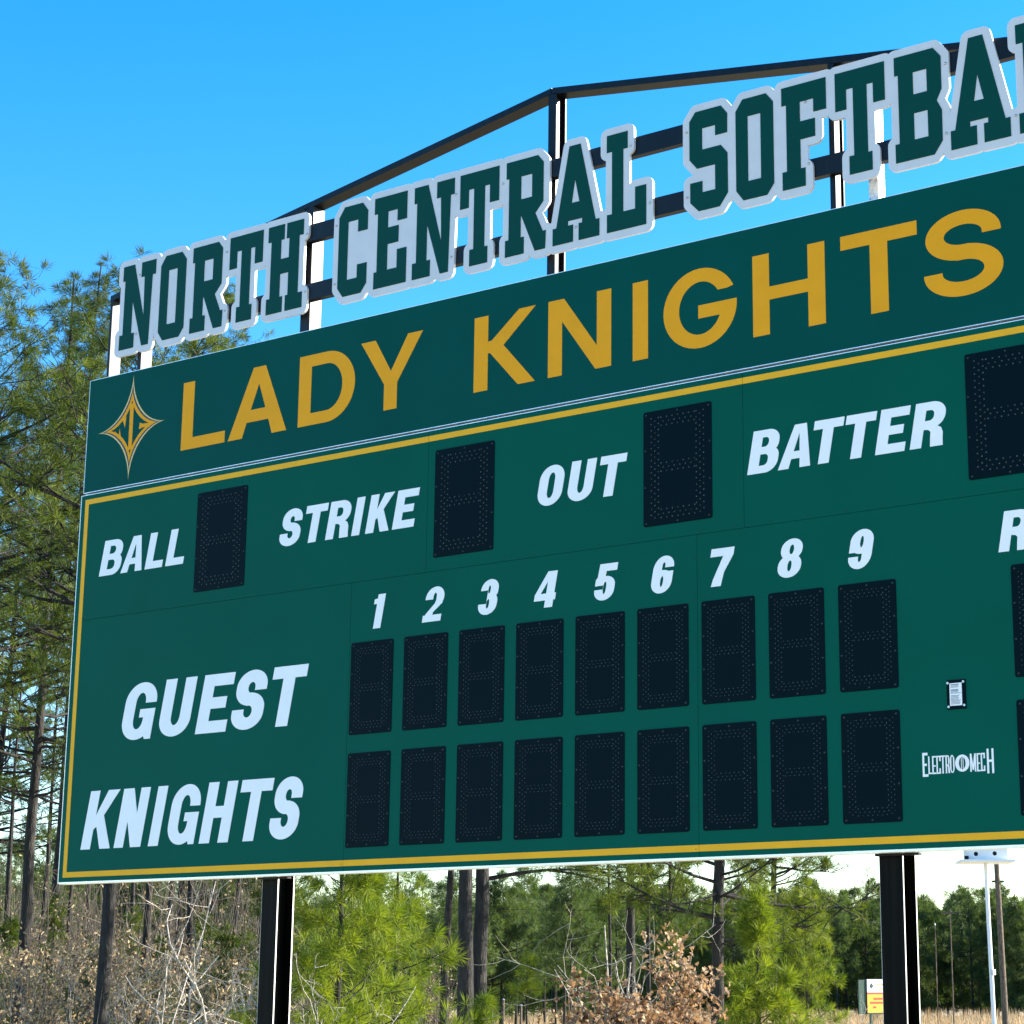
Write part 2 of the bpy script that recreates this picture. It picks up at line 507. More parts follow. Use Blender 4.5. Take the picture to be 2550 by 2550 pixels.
    if ch == 'R':
        zb = h*.40
        return [[(1, rr(0, zb, w*.98, h, None, (w*.45, h*.28), (w*.45, h*.28))), (-1, rr(s, zb+t*.9, w*.98-s, h-t*.9, None, (w*.2, h*.1), (w*.2, h*.1)))], [(1, R(0, 0, s, h))],
                [(1, [(w-s*1.02, 0), (w*1.03, 0), (w*1.0, h*.12), (w*.97, h*.30), (w*.90, h*.40), (w*.72, h*.47), (s*.8, h*.47), (s*.8, h*.40), (w*.50, h*.38), (w*.585, h*.33), (w*.60, h*.2)])]]
    if ch == 'B':
        zm = h*.52
        return [[(1, rr(0, zm-t*.42, w*.95, h, None, (w*.4, h*.24), (w*.4, h*.26))), (-1, rr(s, zm+t*.42, w*.95-s, h-t*.85, None, (w*.2, h*.1), (w*.2, h*.1)))],
                [(1, rr(0, 0, w, zm+t*.42, None, (w*.4, h*.28), (w*.4, h*.24))), (-1, rr(s, t*.85, w-s, zm-t*.42, None, (w*.2, h*.1), (w*.2, h*.1)))]]
    if ch == '1': return [[(1, R(w-s, 0, w, h))], [(1, [(0, h*.72), (w-s*.6, h*.72), (w-s*.3, h), (w-s*.55, h), (w*.45, h*.89), (0, h*.86)])]]
    if ch == '2': return [[(1, rr(0, h*.38, w, h, None, (w*.5, h*.3), (w*.5, h*.32), (w*.5, h*.32))), (-1, rr(s, h*.3, w-s, h-t*.9, None, (w*.25, h*.1), (w*.3, h*.12), (w*.3, h*.12))), (-1, R(-.1, h*.2, w*.5, h*.64)), (-1, [(-.1, h*.2), (w+.1, h*.2), (w+.1, h*.40), (w*.5, h*.40), (w*.3, h*.40)])],
                          [(1, R(0, 0, w, t*1.0))], [(1, [(0, 0), (w*.5, t*.9), (w*.52, h*.27), (w*.97, h*.52), (w-s, h*.60), (w-s*1.1, h*.52), (w*.12, h*.22)])]]
    if ch == '3':
        zm = h*.52
        return [[(1, rr(w*.03, zm-t*.4, w*.97, h, None, (w*.4, h*.2), (w*.5, h*.28), (w*.5, h*.28))), (-1, rall(s, zm+t*.4, w*.97-s, h-t*.9, w*.3, h*.12)), (-1, R(-.1, zm-t, w*.42, h*.69))],
                [(1, rr(0, 0, w, zm+t*.4, (w*.5, h*.28), (w*.5, h*.28), (w*.4, h*.22), None)), (-1, rall(s, t*.9, w-s, zm-t*.4, w*.3, h*.12)), (-1, R(-.1, h*.31, w*.42, zm+t))]]
    if ch == '4': return [[(1, R(w*.92-s, 0, w*.92, h))], [(1, [(0, h*.2), (w, h*.2), (w, h*.39), (w*.92, h*.39), (w*.92, h), (w*.86-s, h), (0, h*.37)]), (-1, [(w*.27, h*.39), (w*.92-s, h*.39), (w*.92-s, h*.72)])]]
    if ch == '5': return [[(1, R(w*.1, h-t*1.05, w, h))], [(1, [(w*.06, h*.40), (w*.06+s*.9, h*.45), (w*.12+s*.9, h), (w*.1, h)])],
                          [(1, rr(0, 0, w, h*.66, (w*.5, h*.28), (w*.5, h*.28), (w*.5, h*.26), (w*.3, h*.1))), (-1, rall(s, t*.9, w-s, h*.66-t*.8, w*.3, h*.12)), (-1, R(-.1, h*.30, w*.42, h*.41))]]
    if ch in '69':
        G = [[(1, rr(0, 0, w, h, (w*.5, h*.3), (w*.5, h*.3), (w*.5, h*.3), (w*.5, h*.36))), (-1, rall(s, h*.64-t*.1, w-s, h-t*.9, w*.3, h*.1)), (-1, R(s, h*.45, w-s, h*.68)), (-1, rall(s, t*.9, w-s, h*.45, w*.3, h*.12)), (-1, R(w*.52, h*.58, w*1.1, h*.685))],
             [(1, rr(0, 0, w, h*.62, (w*.5, h*.3), (w*.5, h*.3), (w*.5, h*.27), (w*.2, h*.1))), (-1, rall(s, t*.9, w-s, h*.62-t*.8, w*.3, h*.14))]]
        if ch == '9':
            G = [[(sg, [(w-x, h-z) for x, z in P]) for sg, P in g] for g in G]
        return G
    if ch == '7': return [[(1, R(0, h-t*1.1, w, h))], [(1, [(w*.22, 0), (w*.22+s*1.08, 0), (w*.70, h*.36), (w, h*.80), (w, h), (w*.7, h-t*.6), (w-s*1.1, h-t*1.05), (w*.40, h*.46), (w*.26, h*.18)])]]
    if ch == '8':
        zm = h*.52
        return [[(1, rall(w*.04, zm-t*.4, w*.96, h, w*.5, h*.26)), (-1, rall(s, zm+t*.4, w-s, h-t*.8, w*.3, h*.12))], [(1, rall(0, 0, w, zm+t*.4, w*.5, h*.28)), (-1, rall(s*1.02, t*.85, w-s*1.02, zm-t*.42, w*.3, h*.12))]]
    return []
def word(parent, letters, base, cap, s, t, m, shear=0.19, wide=False, y0=-0.0018, name='letter', rel=0.0):
    """letters: list of (char, x0, x1); each letter is a part of its sign"""
    for ch, x0, x1 in letters:
        V, T = solve(glyph(ch, x1-x0, cap, s, t, wide))
        V = V.copy()
        V[:, 0] += x0 + V[:, 1]*shear
        V[:, 1] += base
        link(name, slab(name, V, T, y0, rel), m, parent)

# ------------------------------------------------------------------ scoreboard
ZB, ZS, ZT = 2.400, 4.452, 5.474            # bottom, seam, top of the main board
XL, XR = -2.93, 6.23
DEPTH = 0.15
board = tag(empty('scoreboard', (0, 0, 0)), 'long dark green baseball scoreboard with white italic captions and unlit digit windows', 'scoreboard')
MB().box(XL+.004, XR-.004, .0125, DEPTH, ZB+.01, ZT-.004).build('cabinet', M_BACK, board)
GAP = 0.0022
for (x0, x1, z0, z1) in ((XL, .667, ZS, ZT), (.667, 3.255, ZS, ZT), (3.255, XR, ZS, ZT), (XL, -.018, ZB+.01, ZS), (-.018, 2.902, ZB+.01, ZS), (2.902, XR, ZB+.01, ZS)):
    MB().box(x0+GAP*.6, x1-GAP*.6, 0, .014, z0+GAP*.6, z1-GAP*.6).build('face_panel', M_GREEN, board)
# yellow border stripes
YS = -0.0016
ST = .041
MB().box(-2.884, -2.884+ST, YS, .002, 2.486, 5.397).build('border_stripe', M_YEL, board)
MB().box(6.184-ST, 6.184, YS, .002, 2.486, 5.397).build('border_stripe', M_YEL, board)
for z0 in (2.445, 5.397):
    for (x0, x1) in ((-2.884, -.018), (-.018, 2.902), (2.902, 6.184)) if z0 < 3 else ((-2.884, .667), (.667, 3.255), (3.255, 6.184)):
        MB().box(x0+(GAP*.6 if x0 > -2.8 else 0), x1-(GAP*.6 if x1 < 6 else 0), YS, .002, z0, z0+ST).build('border_stripe', M_YEL, board)
# bare aluminium edges
lip = MB()
lip.prism([(XL, 2.401), (XR, 2.401), (XR, 2.4105), (XL, 2.4105)], -.001, .03)
lip.build('bottom_edge_trim', M_ALU, board)
MB().box(XL, XR, .006, .10, 2.396, 2.4015).build('bottom_flange', M_ALU, board)
MB().box(XL-.001, XR+.001, -.001, .10, ZT, ZT+.0045).build('top_edge_trim', M_ALU, board)
MB().box(XL-.006, XL-.0005, -.0012, .06, 2.40, ZT+.0045).build('side_edge_trim', M_ALU, board)
MB().box(XR+.0005, XR+.006, -.0012, .06, 2.40, ZT+.0045).build('side_edge_trim', M_ALU, board)

# digit windows
def digit_meshes(w, h):
    r = .016
    V, T = solve([[(1, rall(0, -h, w, 0, r, r))]])
    panel = slab('digit_window', V, T, -.004, .004)
    # seven segments of lamps, three staggered rows each
    D = []
    mx, mz = w*.17, h*.10
    xa, xb, zc = mx, w-mx, [-mz, -h/2, -(h-mz)]
    st = w*.062
    for z in zc:
        for k in range(-1, 2):
            xx = xa+st*(1.5 if k else 2.0)
            while xx < xb-st*1.2:
                D.append((xx, z+k*st*.85)); xx += st*1.05*1.25
    for x in (xa, xb):
        for k in range(-1, 2):
            zz = -mz+st*.9-(0 if k else st*.62)
            while zz > -(h-mz)-st:
                D.append((x+k*st*.85, zz)); zz -= st*1.25
    D = np.array(D)
    rad = w*.0105
    a = np.arange(6)*np.pi/3
    ring = np.stack([np.cos(a)*rad, np.sin(a)*rad], 1)
    V, T = [], []
    for (x, z) in D:
        n = len(V)
        V.append((x, -.0085, z))
        V += [(x+p[0], -.0042, z+p[1]) for p in ring]
        T += [(n, n+1+k, n+1+(k+1) % 6) for k in range(6)]
    lamps = mesh_np('lamp_dots', V, T)
    S = []
    e = .022
    for (x, z) in [(e, -e), (w-e, -e), (e, -h+e), (w-e, -h+e), (w/2, -e*.8), (w/2, -h+e*.8)] + [(xx, -h*f) for xx in (e*.7, w-e*.7) for f in (.34, .66)]:
        S.append((x, z))
    V, T = [], []
    for (x, z) in S:
        n = len(V)
        V.append((x, -.0075, z)); V += [(x+.0065*math.cos(k*math.pi/4), -.0042, z+.0065*math.sin(k*math.pi/4)) for k in range(8)]
        T += [(n, n+1+k, n+1+(k+1) % 8) for k in range(8)]
    return panel, lamps, mesh_np('window_screws', V, T)
SMALL = digit_meshes(.390, .656)
BIG = digit_meshes(.526, .775)
def digit(x, ztop, kind):
    p = link('digit_window', kind[0], M_DISP, board)
    p.location = (x, 0, ztop)
    tag(link('lamp_dots', kind[1], M_LED, p), kind='stuff')
    tag(link('window_screws', kind[2], M_SCREW, p), kind='stuff')
PITCH = .489
for row in (4.011, 3.2257):
    for k in range(9):
        digit(k*PITCH, row, SMALL)
    for x in (5.041, 5.53):
        digit(x, row, SMALL)
for x in (-1.612, .733, 2.495, 4.801, 5.45):
    digit(x, 5.322, BIG)

# captions
CS, CT = .0755, .057
word(board, [('B', -2.676, -2.446), ('A', -2.432, -2.196), ('L', -2.161, -1.972), ('L', -1.935, -1.743)], 4.788, .282, CS, CT, M_WHITE)
word(board, [('S', -.755, -.553), ('T', -.526, -.314), ('R', -.289, -.077), ('I', -.037, .038), ('K', .095, .315), ('E', .346, .544)], 4.797, .278, CS, CT, M_WHITE)
word(board, [('O', 1.616, 1.820), ('U', 1.868, 2.071), ('T', 2.105, 2.315)], 4.795, .277, CS, CT, M_WHITE)
word(board, [('B', 3.282, 3.493), ('A', 3.505, 3.736), ('T', 3.724, 3.933), ('T', 3.949, 4.158), ('E', 4.187, 4.385), ('R', 4.421, 4.633)], 4.790, .278, CS, CT, M_WHITE)
word(board, [('G', -2.342, -2.003), ('U', -1.933, -1.606), ('E', -1.525, -1.212), ('S', -1.178, -.860), ('T', -.820, -.486)], 3.463, .437, .117, .089, M_WHITE)
word(board, [('K', -2.701, -2.376), ('N', -2.334, -2.046), ('I', -1.964, -1.860), ('G', -1.787, -1.488), ('H', -1.432, -1.138), ('T', -1.096, -.780), ('S', -.751, -.474)], 2.652, .443, .104, .089, M_WHITE)
word(board, [('1', .167, .262), ('2', .642, .806), ('3', 1.124, 1.283), ('4', 1.601, 1.775), ('5', 2.091, 2.249), ('6', 2.539, 2.696), ('7', 2.967, 3.137), ('8', 3.480, 3.645), ('9', 3.973, 4.130)], 4.098, .243, .067, .047, M_WHITE)
word(board, [('R', 4.969, 5.152)], 4.094, .239, .066, .049, M_WHITE)

# maker's logo lettering and notice plate
EMW = [('L', 4.477, 4.500, 2.835, .103), ('E', 4.502, 4.527, 2.834, .104), ('C', 4.529, 4.556, 2.834, .104), ('T', 4.556, 4.584, 2.834, .104), ('R', 4.587, 4.613, 2.834, .104), ('O', 4.615, 4.643, 2.834, .104),
       ('M', 4.741, 4.778, 2.834, .104), ('E', 4.783, 4.805, 2.834, .104), ('C', 4.808, 4.834, 2.834, .104)]
for ch, x0, x1, zb, hh in EMW:
    word(board, [(ch, x0, x1)], zb, hh, .0085, .0085, M_WHITE, shear=0)
V, T = solve([[(1, rect(4.440, 2.821, 4.452, 2.960))], [(1, rect(4.440, 2.945, 4.474, 2.960))], [(1, rect(4.440, 2.821, 4.476, 2.836))], [(1, rect(4.440, 2.884, 4.468, 2.897))]])
link('letter', slab('letter', V, T, -.0018, 0), M_WHITE, board)
V, T = solve([[(1, rect(4.846, 2.819, 4.858, 2.960))], [(1, rect(4.876, 2.819, 4.888, 2.960))], [(1, rect(4.85, 2.884, 4.88, 2.897))]])
link('letter', slab('letter', V, T, -.0018, 0), M_WHITE, board)
V, T = solve([[(1, disc(4.692, 2.887, .0445, .049, 32)), (-1, disc(4.692, 2.887, .021, .036, 28))], [(1, rect(4.6845, 2.852, 4.6885, 2.922))], [(1, rect(4.6955, 2.852, 4.6995, 2.922))]])
link('logo_disc', slab('logo_disc', V, T, -.0018, 0), M_WHITE, board)
plate = MB().box(4.612, 4.731, -.006, .002, 3.200, 3.372).build('notice_plate', M_DISP, board)
MB().box(4.631, 4.708, -.0075, -.005, 3.221, 3.353).build('notice_sheet', M_WHITE, plate)
M_PRINT = mat('print_grey', (.22, .25, .30), .7)
lines = MB()
rng = random.Random(5)
for k in range(17):
    z = 3.343-k*.0070
    if k in (3, 8): continue
    x1 = 4.703-rng.random()*.02
    lines.box(4.638, x1, -.0085, -.007, z-.0018, z+(.0016 if k not in (0, 5) else .0035))
tag(lines.build('print_lines', M_PRINT, plate), kind='stuff')
for (x, z) in ((4.621, 3.355), (4.720, 3.357), (4.623, 3.216), (4.722, 3.220)):
    V, T = solve([[(1, disc(x, z, .0075, .0075, 12))]])
    link('bolt', slab('bolt', V, T, -.012, -.005), M_BOLT, plate)
# panel screws along the seams: tiny, joined
V, T = [], []
def scr(x, z, r=.0055):
    n = len(V)
    V.append((x, -.004, z)); V.extend([(x+r*math.cos(k*math.pi/4), -.0006, z+r*math.sin(k*math.pi/4)) for k in range(8)])
    T.extend([(n, n+1+k, n+1+(k+1) % 8) for k in range(8)])
x = XL+.09
while x < XR:
    scr(x, ZS+.018); scr(x+.05, ZB+.022); x += .262
for xs, z0, z1 in ((.645, ZS, ZT), (3.236, ZS, ZT), (-.040, ZB, ZS), (2.880, ZB, ZS)):
    z = z0+.06
    while z < z1:
        scr(xs, z); z += .262
tag(link('panel_screws', mesh_np('panel_screws', V, T), M_SCREW, board), kind='stuff')

# ------------------------------------------------------------------ header sign
HZ0, HZ1 = 5.4995, 6.437
header = tag(empty('header_sign', (0, 0, 0)), 'green header panel with large gold capitals and a four-pointed gold emblem, above the scoreboard', 'sign')
HX0, HX1 = -2.912, 6.212
MB().box(HX0, HX1, 0, .095, HZ0, HZ1).build('panel', M_GREEN_H, header)
MB().box(HX0-.0045, HX0-.0003, -.001, .03, HZ0-.004, HZ1+.004).build('side_edge_trim', M_ALU, header)
MB().box(HX1+.0003, HX1+.0045, -.001, .03, HZ0-.004, HZ1+.004).build('side_edge_trim', M_ALU, header)
MB().box(HX0, HX1, -.001, .095, HZ1+.0002, HZ1+.004).build('top_edge_trim', M_ALU, header)
MB().box(HX0, HX1, -.001, .095, HZ0-.0045, HZ0-.0002).build('bottom_edge_trim', M_ALU, header)
MB().box(HX0+.02, HX1-.02, .03, .09, ZT+.003, HZ0-.003).build('joint_strip', M_BACK, header)
word(header, [('L', -1.830, -1.358), ('A', -1.323, -.717), ('D', -.602, -.047), ('Y', .005, .589), ('K', 1.062, 1.598), ('N', 1.708, 2.234), ('I', 2.409, 2.531), ('G', 2.654, 3.221), ('H', 3.341, 3.870), ('T', 3.984, 4.515), ('S', 4.555, 5.077)],
     5.694, .547, .123, .092, M_GOLD, shear=0, wide=True)
# emblem: nested four-pointed stars
def star(a, c, p=.578, n=16, cx=-2.405, cz=5.973):
    P = []
    for qd in range(4):
        for k in range(n):
            u = math.pi/2*(k/n)
            ca, sa = math.cos(u), math.sin(u)
            x, z = a*ca**(2/p), c*sa**(2/p)
            if qd == 1: x, z = -a*sa**(2/p), c*ca**(2/p)
            if qd == 2: x, z = -a*ca**(2/p), -c*sa**(2/p)
            if qd == 3: x, z = a*sa**(2/p), -c*ca**(2/p)
            P.append((cx+x, cz+z))
    return P
emb = link('emblem', None, None, header)
def layer(name, groups, m, y):
    V, T = solve(groups)
    link(name, slab(name, V, T, y, 0), m, emb)
layer('outline', [[(1, star(.381, .433)), (-1, star(.345, .372, .60))]], M_PALE, -.0018)
layer('dark_line', [[(1, star(.345, .372, .60)), (-1, star(.305, .310, .63))]], M_BLACKV, -.0016)
mono = [[(1, star(.305, .310, .63)), (-1, star(.238, .232, .67))]]
def loc(pts): return [(x-2.405, z+5.973) for x, z in pts]
mono.append([(1, loc([(-.021, .19), (.019, .20), (.022, -.18), (-.018, -.19)]))])
mono.append([(1, loc([(-.105, .085), (-.062, .135), (-.062, .07), (-.070, .008)]))])
mono.append([(1, loc([(-.185, -.005), (-.135, -.050), (-.129, .008), (-.108, -.075), (-.14, -.075)]))])
mono.append([(1, loc([(.093, -.032), (.100, .023), (.131, .008), (.196, .006), (.172, .036), (.255, .011), (.21, -.03), (.134, -.022)]))])
layer('monogram', mono, M_GOLD, -.0020)

# ------------------------------------------------------------------ steel frame of the arched sign
frame = tag(empty('sign_frame', (0, 0, 0)), 'black steel gable frame standing above the header sign behind the cut-out words', 'frame')
APX, APZ, EX0, EX1, EZ = 1.645, 7.892, -2.848, 6.138, 7.185
for (xa, za, xb, zb) in ((EX0, EZ, APX-.003, APZ), (APX+.003, APZ, EX1, EZ)):
    MB().prism([(xa, za-.048), (xb, zb-.048), (xb, zb), (xa, za)], .10, .215).build('top_chord', M_STEEL, frame)
for (z0, z1) in ((7.181, 7.316), (6.706, 6.838)):
    MB().box(-2.56, 5.85, .05, .102, z0, z1).build('cross_rail', M_STEEL, frame)
def chord_z(x): return APZ-(APZ-EZ)*abs(x-APX)/(APX-EX0)
def bar(x0, x1, y0, y1, m=M_STEEL):
    MB().box(x0, x1, y0, y1, 5.62, chord_z((x0+x1)/2)-.045).build('upright', m, frame)
def ibar(x0, x1, y0, y1, tf=.012):
    zt = chord_z((x0+x1)/2)-.045
    xm = (x0+x1)/2
    tw = .006
    MB().zprism([(x0, y0), (x1, y0), (x1, y0+tf), (xm+tw, y0+tf), (xm+tw, y1-tf), (x1, y1-tf), (x1, y1), (x0, y1), (x0, y1-tf), (xm-tw, y1-tf), (xm-tw, y0+tf), (x0, y0+tf)], 5.62, zt).build('upright', M_STEEL, frame)
bar(-2.843, -2.815, .10, .215)
bar(-2.485, -2.444, .10, .215)
bar(5.735, 5.776, .10, .215)
bar(6.105, 6.133, .10, .215)
bar(-.712, -.615, .10, .225)
ibar(1.617, 1.687, .10, .222)
ibar(3.868, 3.908, .10, .222)

# ------------------------------------------------------------------ cut-out word signs
BH = .712
def oct_(w): return [(.054, 0), (w-.054, 0), (w, .07), (w, .642), (w-.054, BH), (.054, BH), (0, .635), (0, .075)]
S_ = .125
def block(ch):
    R = rect
    Z1 = BH-S_
    if ch == 'N': return [[(1, R(0, 0, .168, S_))], [(1, R(.036, 0, .134, BH))], [(1, R(.010, Z1, .140, BH))], [(1, [(.040, BH), (.138, BH), (.337, 0), (.262, 0), (.04, .70)])], [(1, R(.222, Z1, .386, BH))], [(1, [(.257, BH), (.354, BH), (.337, 0), (.275, 0)])]], .386
    if ch == 'O': return [[(1, oct_(.287)), (-1, R(.092, .127, .190, .583))]], .287
    if ch == 'C': return [[(1, oct_(.285)), (-1, R(.092, .127, .190, .587)), (-1, R(.188, .230, .30, .490))]], .285
    if ch == 'R': return [[(1, R(0, 0, .165, S_))], [(1, R(.030, 0, .136, BH))], [(1, R(.006, Z1, .2, BH))], [(1, [(.03, BH), (.284, BH), (.333, .652), (.333, .358), (.264, .281), (.03, .281)]), (-1, R(.137, .410, .234, .583))], [(1, [(.13, .300), (.264, .281), (.330, .135), (.357, .135), (.352, 0), (.262, 0), (.142, .283)])]], .357
    if ch == 'T': return [[(1, R(0, Z1, .355, BH))], [(1, R(0, .450, .080, BH))], [(1, R(.272, .450, .355, BH))], [(1, R(.128, 0, .227, BH))], [(1, R(.093, 0, .256, S_))]], .355
    if ch == 'H': return [[(1, R(0, 0, .166, S_))], [(1, R(.196, 0, .370, S_))], [(1, R(0, Z1, .168, BH))], [(1, R(.192, Z1, .366, BH))], [(1, R(.034, 0, .136, BH))], [(1, R(.221, 0, .325, BH))], [(1, R(.1, .309, .25, .430))]], .370
    if ch == 'E': return [[(1, R(.032, 0, .132, BH))], [(1, R(0, Z1, .314, BH))], [(1, R(.223, .496, .314, BH))], [(1, R(.1, .330, .236, .460))], [(1, R(0.004, 0, .316, .130))], [(1, R(.225, 0, .316, .272))]], .316
    if ch == 'F': return [[(1, R(.034, 0, .136, BH))], [(1, R(0, Z1, .330, BH))], [(1, R(.236, .494, .330, BH))], [(1, R(.1, .325, .246, .450))], [(1, R(0, 0, .170, S_))]], .330
    if ch == 'L': return [[(1, R(0, Z1, .173, BH))], [(1, R(.044, 0, .137, BH))], [(1, R(.003, 0, .325, .130))], [(1, R(.235, 0, .325, .287))]], .325
    if ch == 'A': return [[(1, [(.026, .1), (.139, BH), (.234, BH), (.370, .1)]), (-1, [(.162, .286), (.227, .286), (.190, .458)]), (-1, R(.131, .05, .251, .158)), (-1, R(.174, -.01, .222, .158))], [(1, R(0, 0, .174, S_))], [(1, R(.222, 0, .396, S_))]], .396
    if ch == 'S': return [[(1, [(.048, BH), (.248, BH), (.298, .646), (.296, .51), (.203, .51), (.203, .583), (.1, .583), (.1, .431), (.245, .431), (.297, .366), (.298, .085), (.233, 0), (.069, 0), (.004, .07), (.004, .208), (.1, .208), (.1, .128), (.2, .128), (.2, .304), (.058, .304), (0, .376), (0, .65)])]], .298
    if ch == 'B': return [[(1, [(.03, 0), (.265, 0), (.323, .08), (.325, .285), (.292, .355), (.327, .425), (.328, .645), (.277, BH), (.03, BH)]), (-1, R(.133, .13, .228, .306)), (-1, R(.133, .433, .228, .583))], [(1, R(0, 0, .1, S_))], [(1, R(.005, Z1, .1, BH))]], .328
def capsule(a, c, r, n=10):
    dx, dz = c[0]-a[0], c[1]-a[1]
    L = math.hypot(dx, dz)+1e-12
    ph = math.atan2(dz, dx)
    P = [(c[0]+r*math.cos(ph-math.pi/2+math.pi*k/n), c[1]+r*math.sin(ph-math.pi/2+math.pi*k/n)) for k in range(n+1)]
    P += [(a[0]+r*math.cos(ph+math.pi/2+math.pi*k/n), a[1]+r*math.sin(ph+math.pi/2+math.pi*k/n)) for k in range(n+1)]
    return P
BZ0 = 6.656
def word_sign(label, letters, bolts, fills=()):
    fills = list(fills)
    root = tag(empty('cutout_word_sign', (0, 0, 0)), label, 'sign', 'cut-out words on the frame')
    groups, OFF = [], .053
    for ch, x0 in letters:
        G, w = block(ch)
        G2 = [[(sg, [(x+x0, z+BZ0) for x, z in P]) for sg, P in g] for g in G]
        V, T = solve(G2)
        link('letter', slab('letter', V, T, .0265, .0305), M_LGREEN, root)
        E = {}
        for t in T:
            for a, c in ((t[0], t[1]), (t[1], t[2]), (t[2], t[0])): E[(a, c)] = 1
        used = set()
        for (a, c) in E:
            if (c, a) not in E:
                groups.append([(1, capsule(V[a], V[c], OFF))])
        for g in G2:
            groups.append(g)
    groups += fills
    V, T = solve(groups)
    link('backing', slab('backing', V, T, .030, .0515, True), M_SILV, root)
    for (x, z) in bolts:
        n = 10
        vv = [(x, .0195, z)] + [(x+.006*math.cos(2*math.pi*k/n), .021, z+.006*math.sin(2*math.pi*k/n)) for k in range(n)] + [(x+.0105*math.cos(2*math.pi*k/n), .0302, z+.0105*math.sin(2*math.pi*k/n)) for k in range(n)]
        tt = [(0, 1+k, 1+(k+1) % n) for k in range(n)]
        for k in range(n):
            kk = (k+1) % n
            tt += [(1+k, 1+n+k, 1+n+kk), (1+k, 1+n+kk, 1+kk)]
        link('bolt', mesh_np('bolt', vv, tt, True), M_BOLT, root)
word_sign('cut-out word NORTH in green block letters on silver backing', [('N', -2.635), ('O', -2.188), ('R', -1.833), ('T', -1.420), ('H', -1.009)],
          [(-2.432, 7.265), (-2.44, 6.765), (-1.456, 7.262), (-1.448, 6.775), (-.606, 7.235), (-.606, 6.77)])
word_sign('cut-out word CENTRAL in green block letters on silver backing', [('C', -.280), ('E', .072), ('N', .446), ('T', .885), ('R', 1.300), ('A', 1.717), ('L', 2.174)],
          [(-.308, 7.235), (-.308, 6.77), (.845, 7.235), (.815, 6.76), (1.275, 7.22), (1.915, 6.755), (2.372, 7.25), (2.53, 6.80)],
          [[(1, rect(-.2, 6.75, .47, 7.3))]])
word_sign('cut-out word SOFTBALL in green block letters on silver backing', [('S', 2.848), ('O', 3.210), ('F', 3.560), ('T', 3.956), ('B', 4.375), ('A', 4.754), ('L', 5.205), ('L', 5.590)],
          [(2.827, 7.235), (2.827, 6.77), (3.74, 7.232), (3.755, 6.80), (4.735, 7.24), (4.725, 6.775), (5.185, 6.78), (5.41, 7.24), (5.95, 6.78)],
          [[(1, rect(2.90, 6.75, 3.10, 7.25))], [(1, rect(3.05, 6.95, 3.30, 7.2))], [(1, rect(3.66, 7.1, 3.82, 7.26))]])

# ------------------------------------------------------------------ posts
def post(xc, label, m_up, upw, upd, ztop):
    root = tag(empty('support_post', (xc, .24, 0)), label, 'post', 'posts carrying the scoreboard')
    b, y0, y1, tf, tw = .075, -.092, .080, .011, .0045
    MB().zprism([(-b, y0), (b, y0), (b, y0+tf), (tw, y0+tf), (tw, y1-tf), (b, y1-tf), (b, y1), (-b, y1), (-b, y1-tf), (-tw, y1-tf), (-tw, y0+tf), (-b, y0+tf)], -.3, 5.66).build('beam', M_POST, root)
    for (e0, e1) in ((-b-.0022, -b), (b, b+.0022)):  # added bright strips, painting sunlight along the flange edges
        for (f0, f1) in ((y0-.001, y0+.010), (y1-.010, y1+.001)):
            MB().box(e0, e1, f0, f1, -.3, 5.66).build('sunlit_flange_edge', M_EDGE, root)
    MB().box(-.085, .20, -.13, -.088, 2.383, 2.3965).build('mounting_bracket', M_STEEL, root)
    MB().box(-upw/2, upw/2, -.07, -.07+upd, 5.60, ztop).build('upper_column', m_up, root)
    MB().box(-.16, .16, -.17, .16, -.05, .035).build('footing', M_CONC, root)
    return root
M_EDGE = mat('sunlit_edge', (.55, .53, .50), .5, metal=.3, var=.25, vscale=5)  # pale colour standing in for sun glare on the post edges
M_CONC = mat('concrete', (.32, .31, .29), .9, var=.15, vscale=8, bump=.3)
post(-.842, 'black steel beam post under the scoreboard beside the young pines and pale bare saplings', M_STEEL, .07, .09, 6.2)
post(4.143, 'black steel beam post under the scoreboard beside the white birdhouse pole', M_GALV, .068, .09, 7.36)

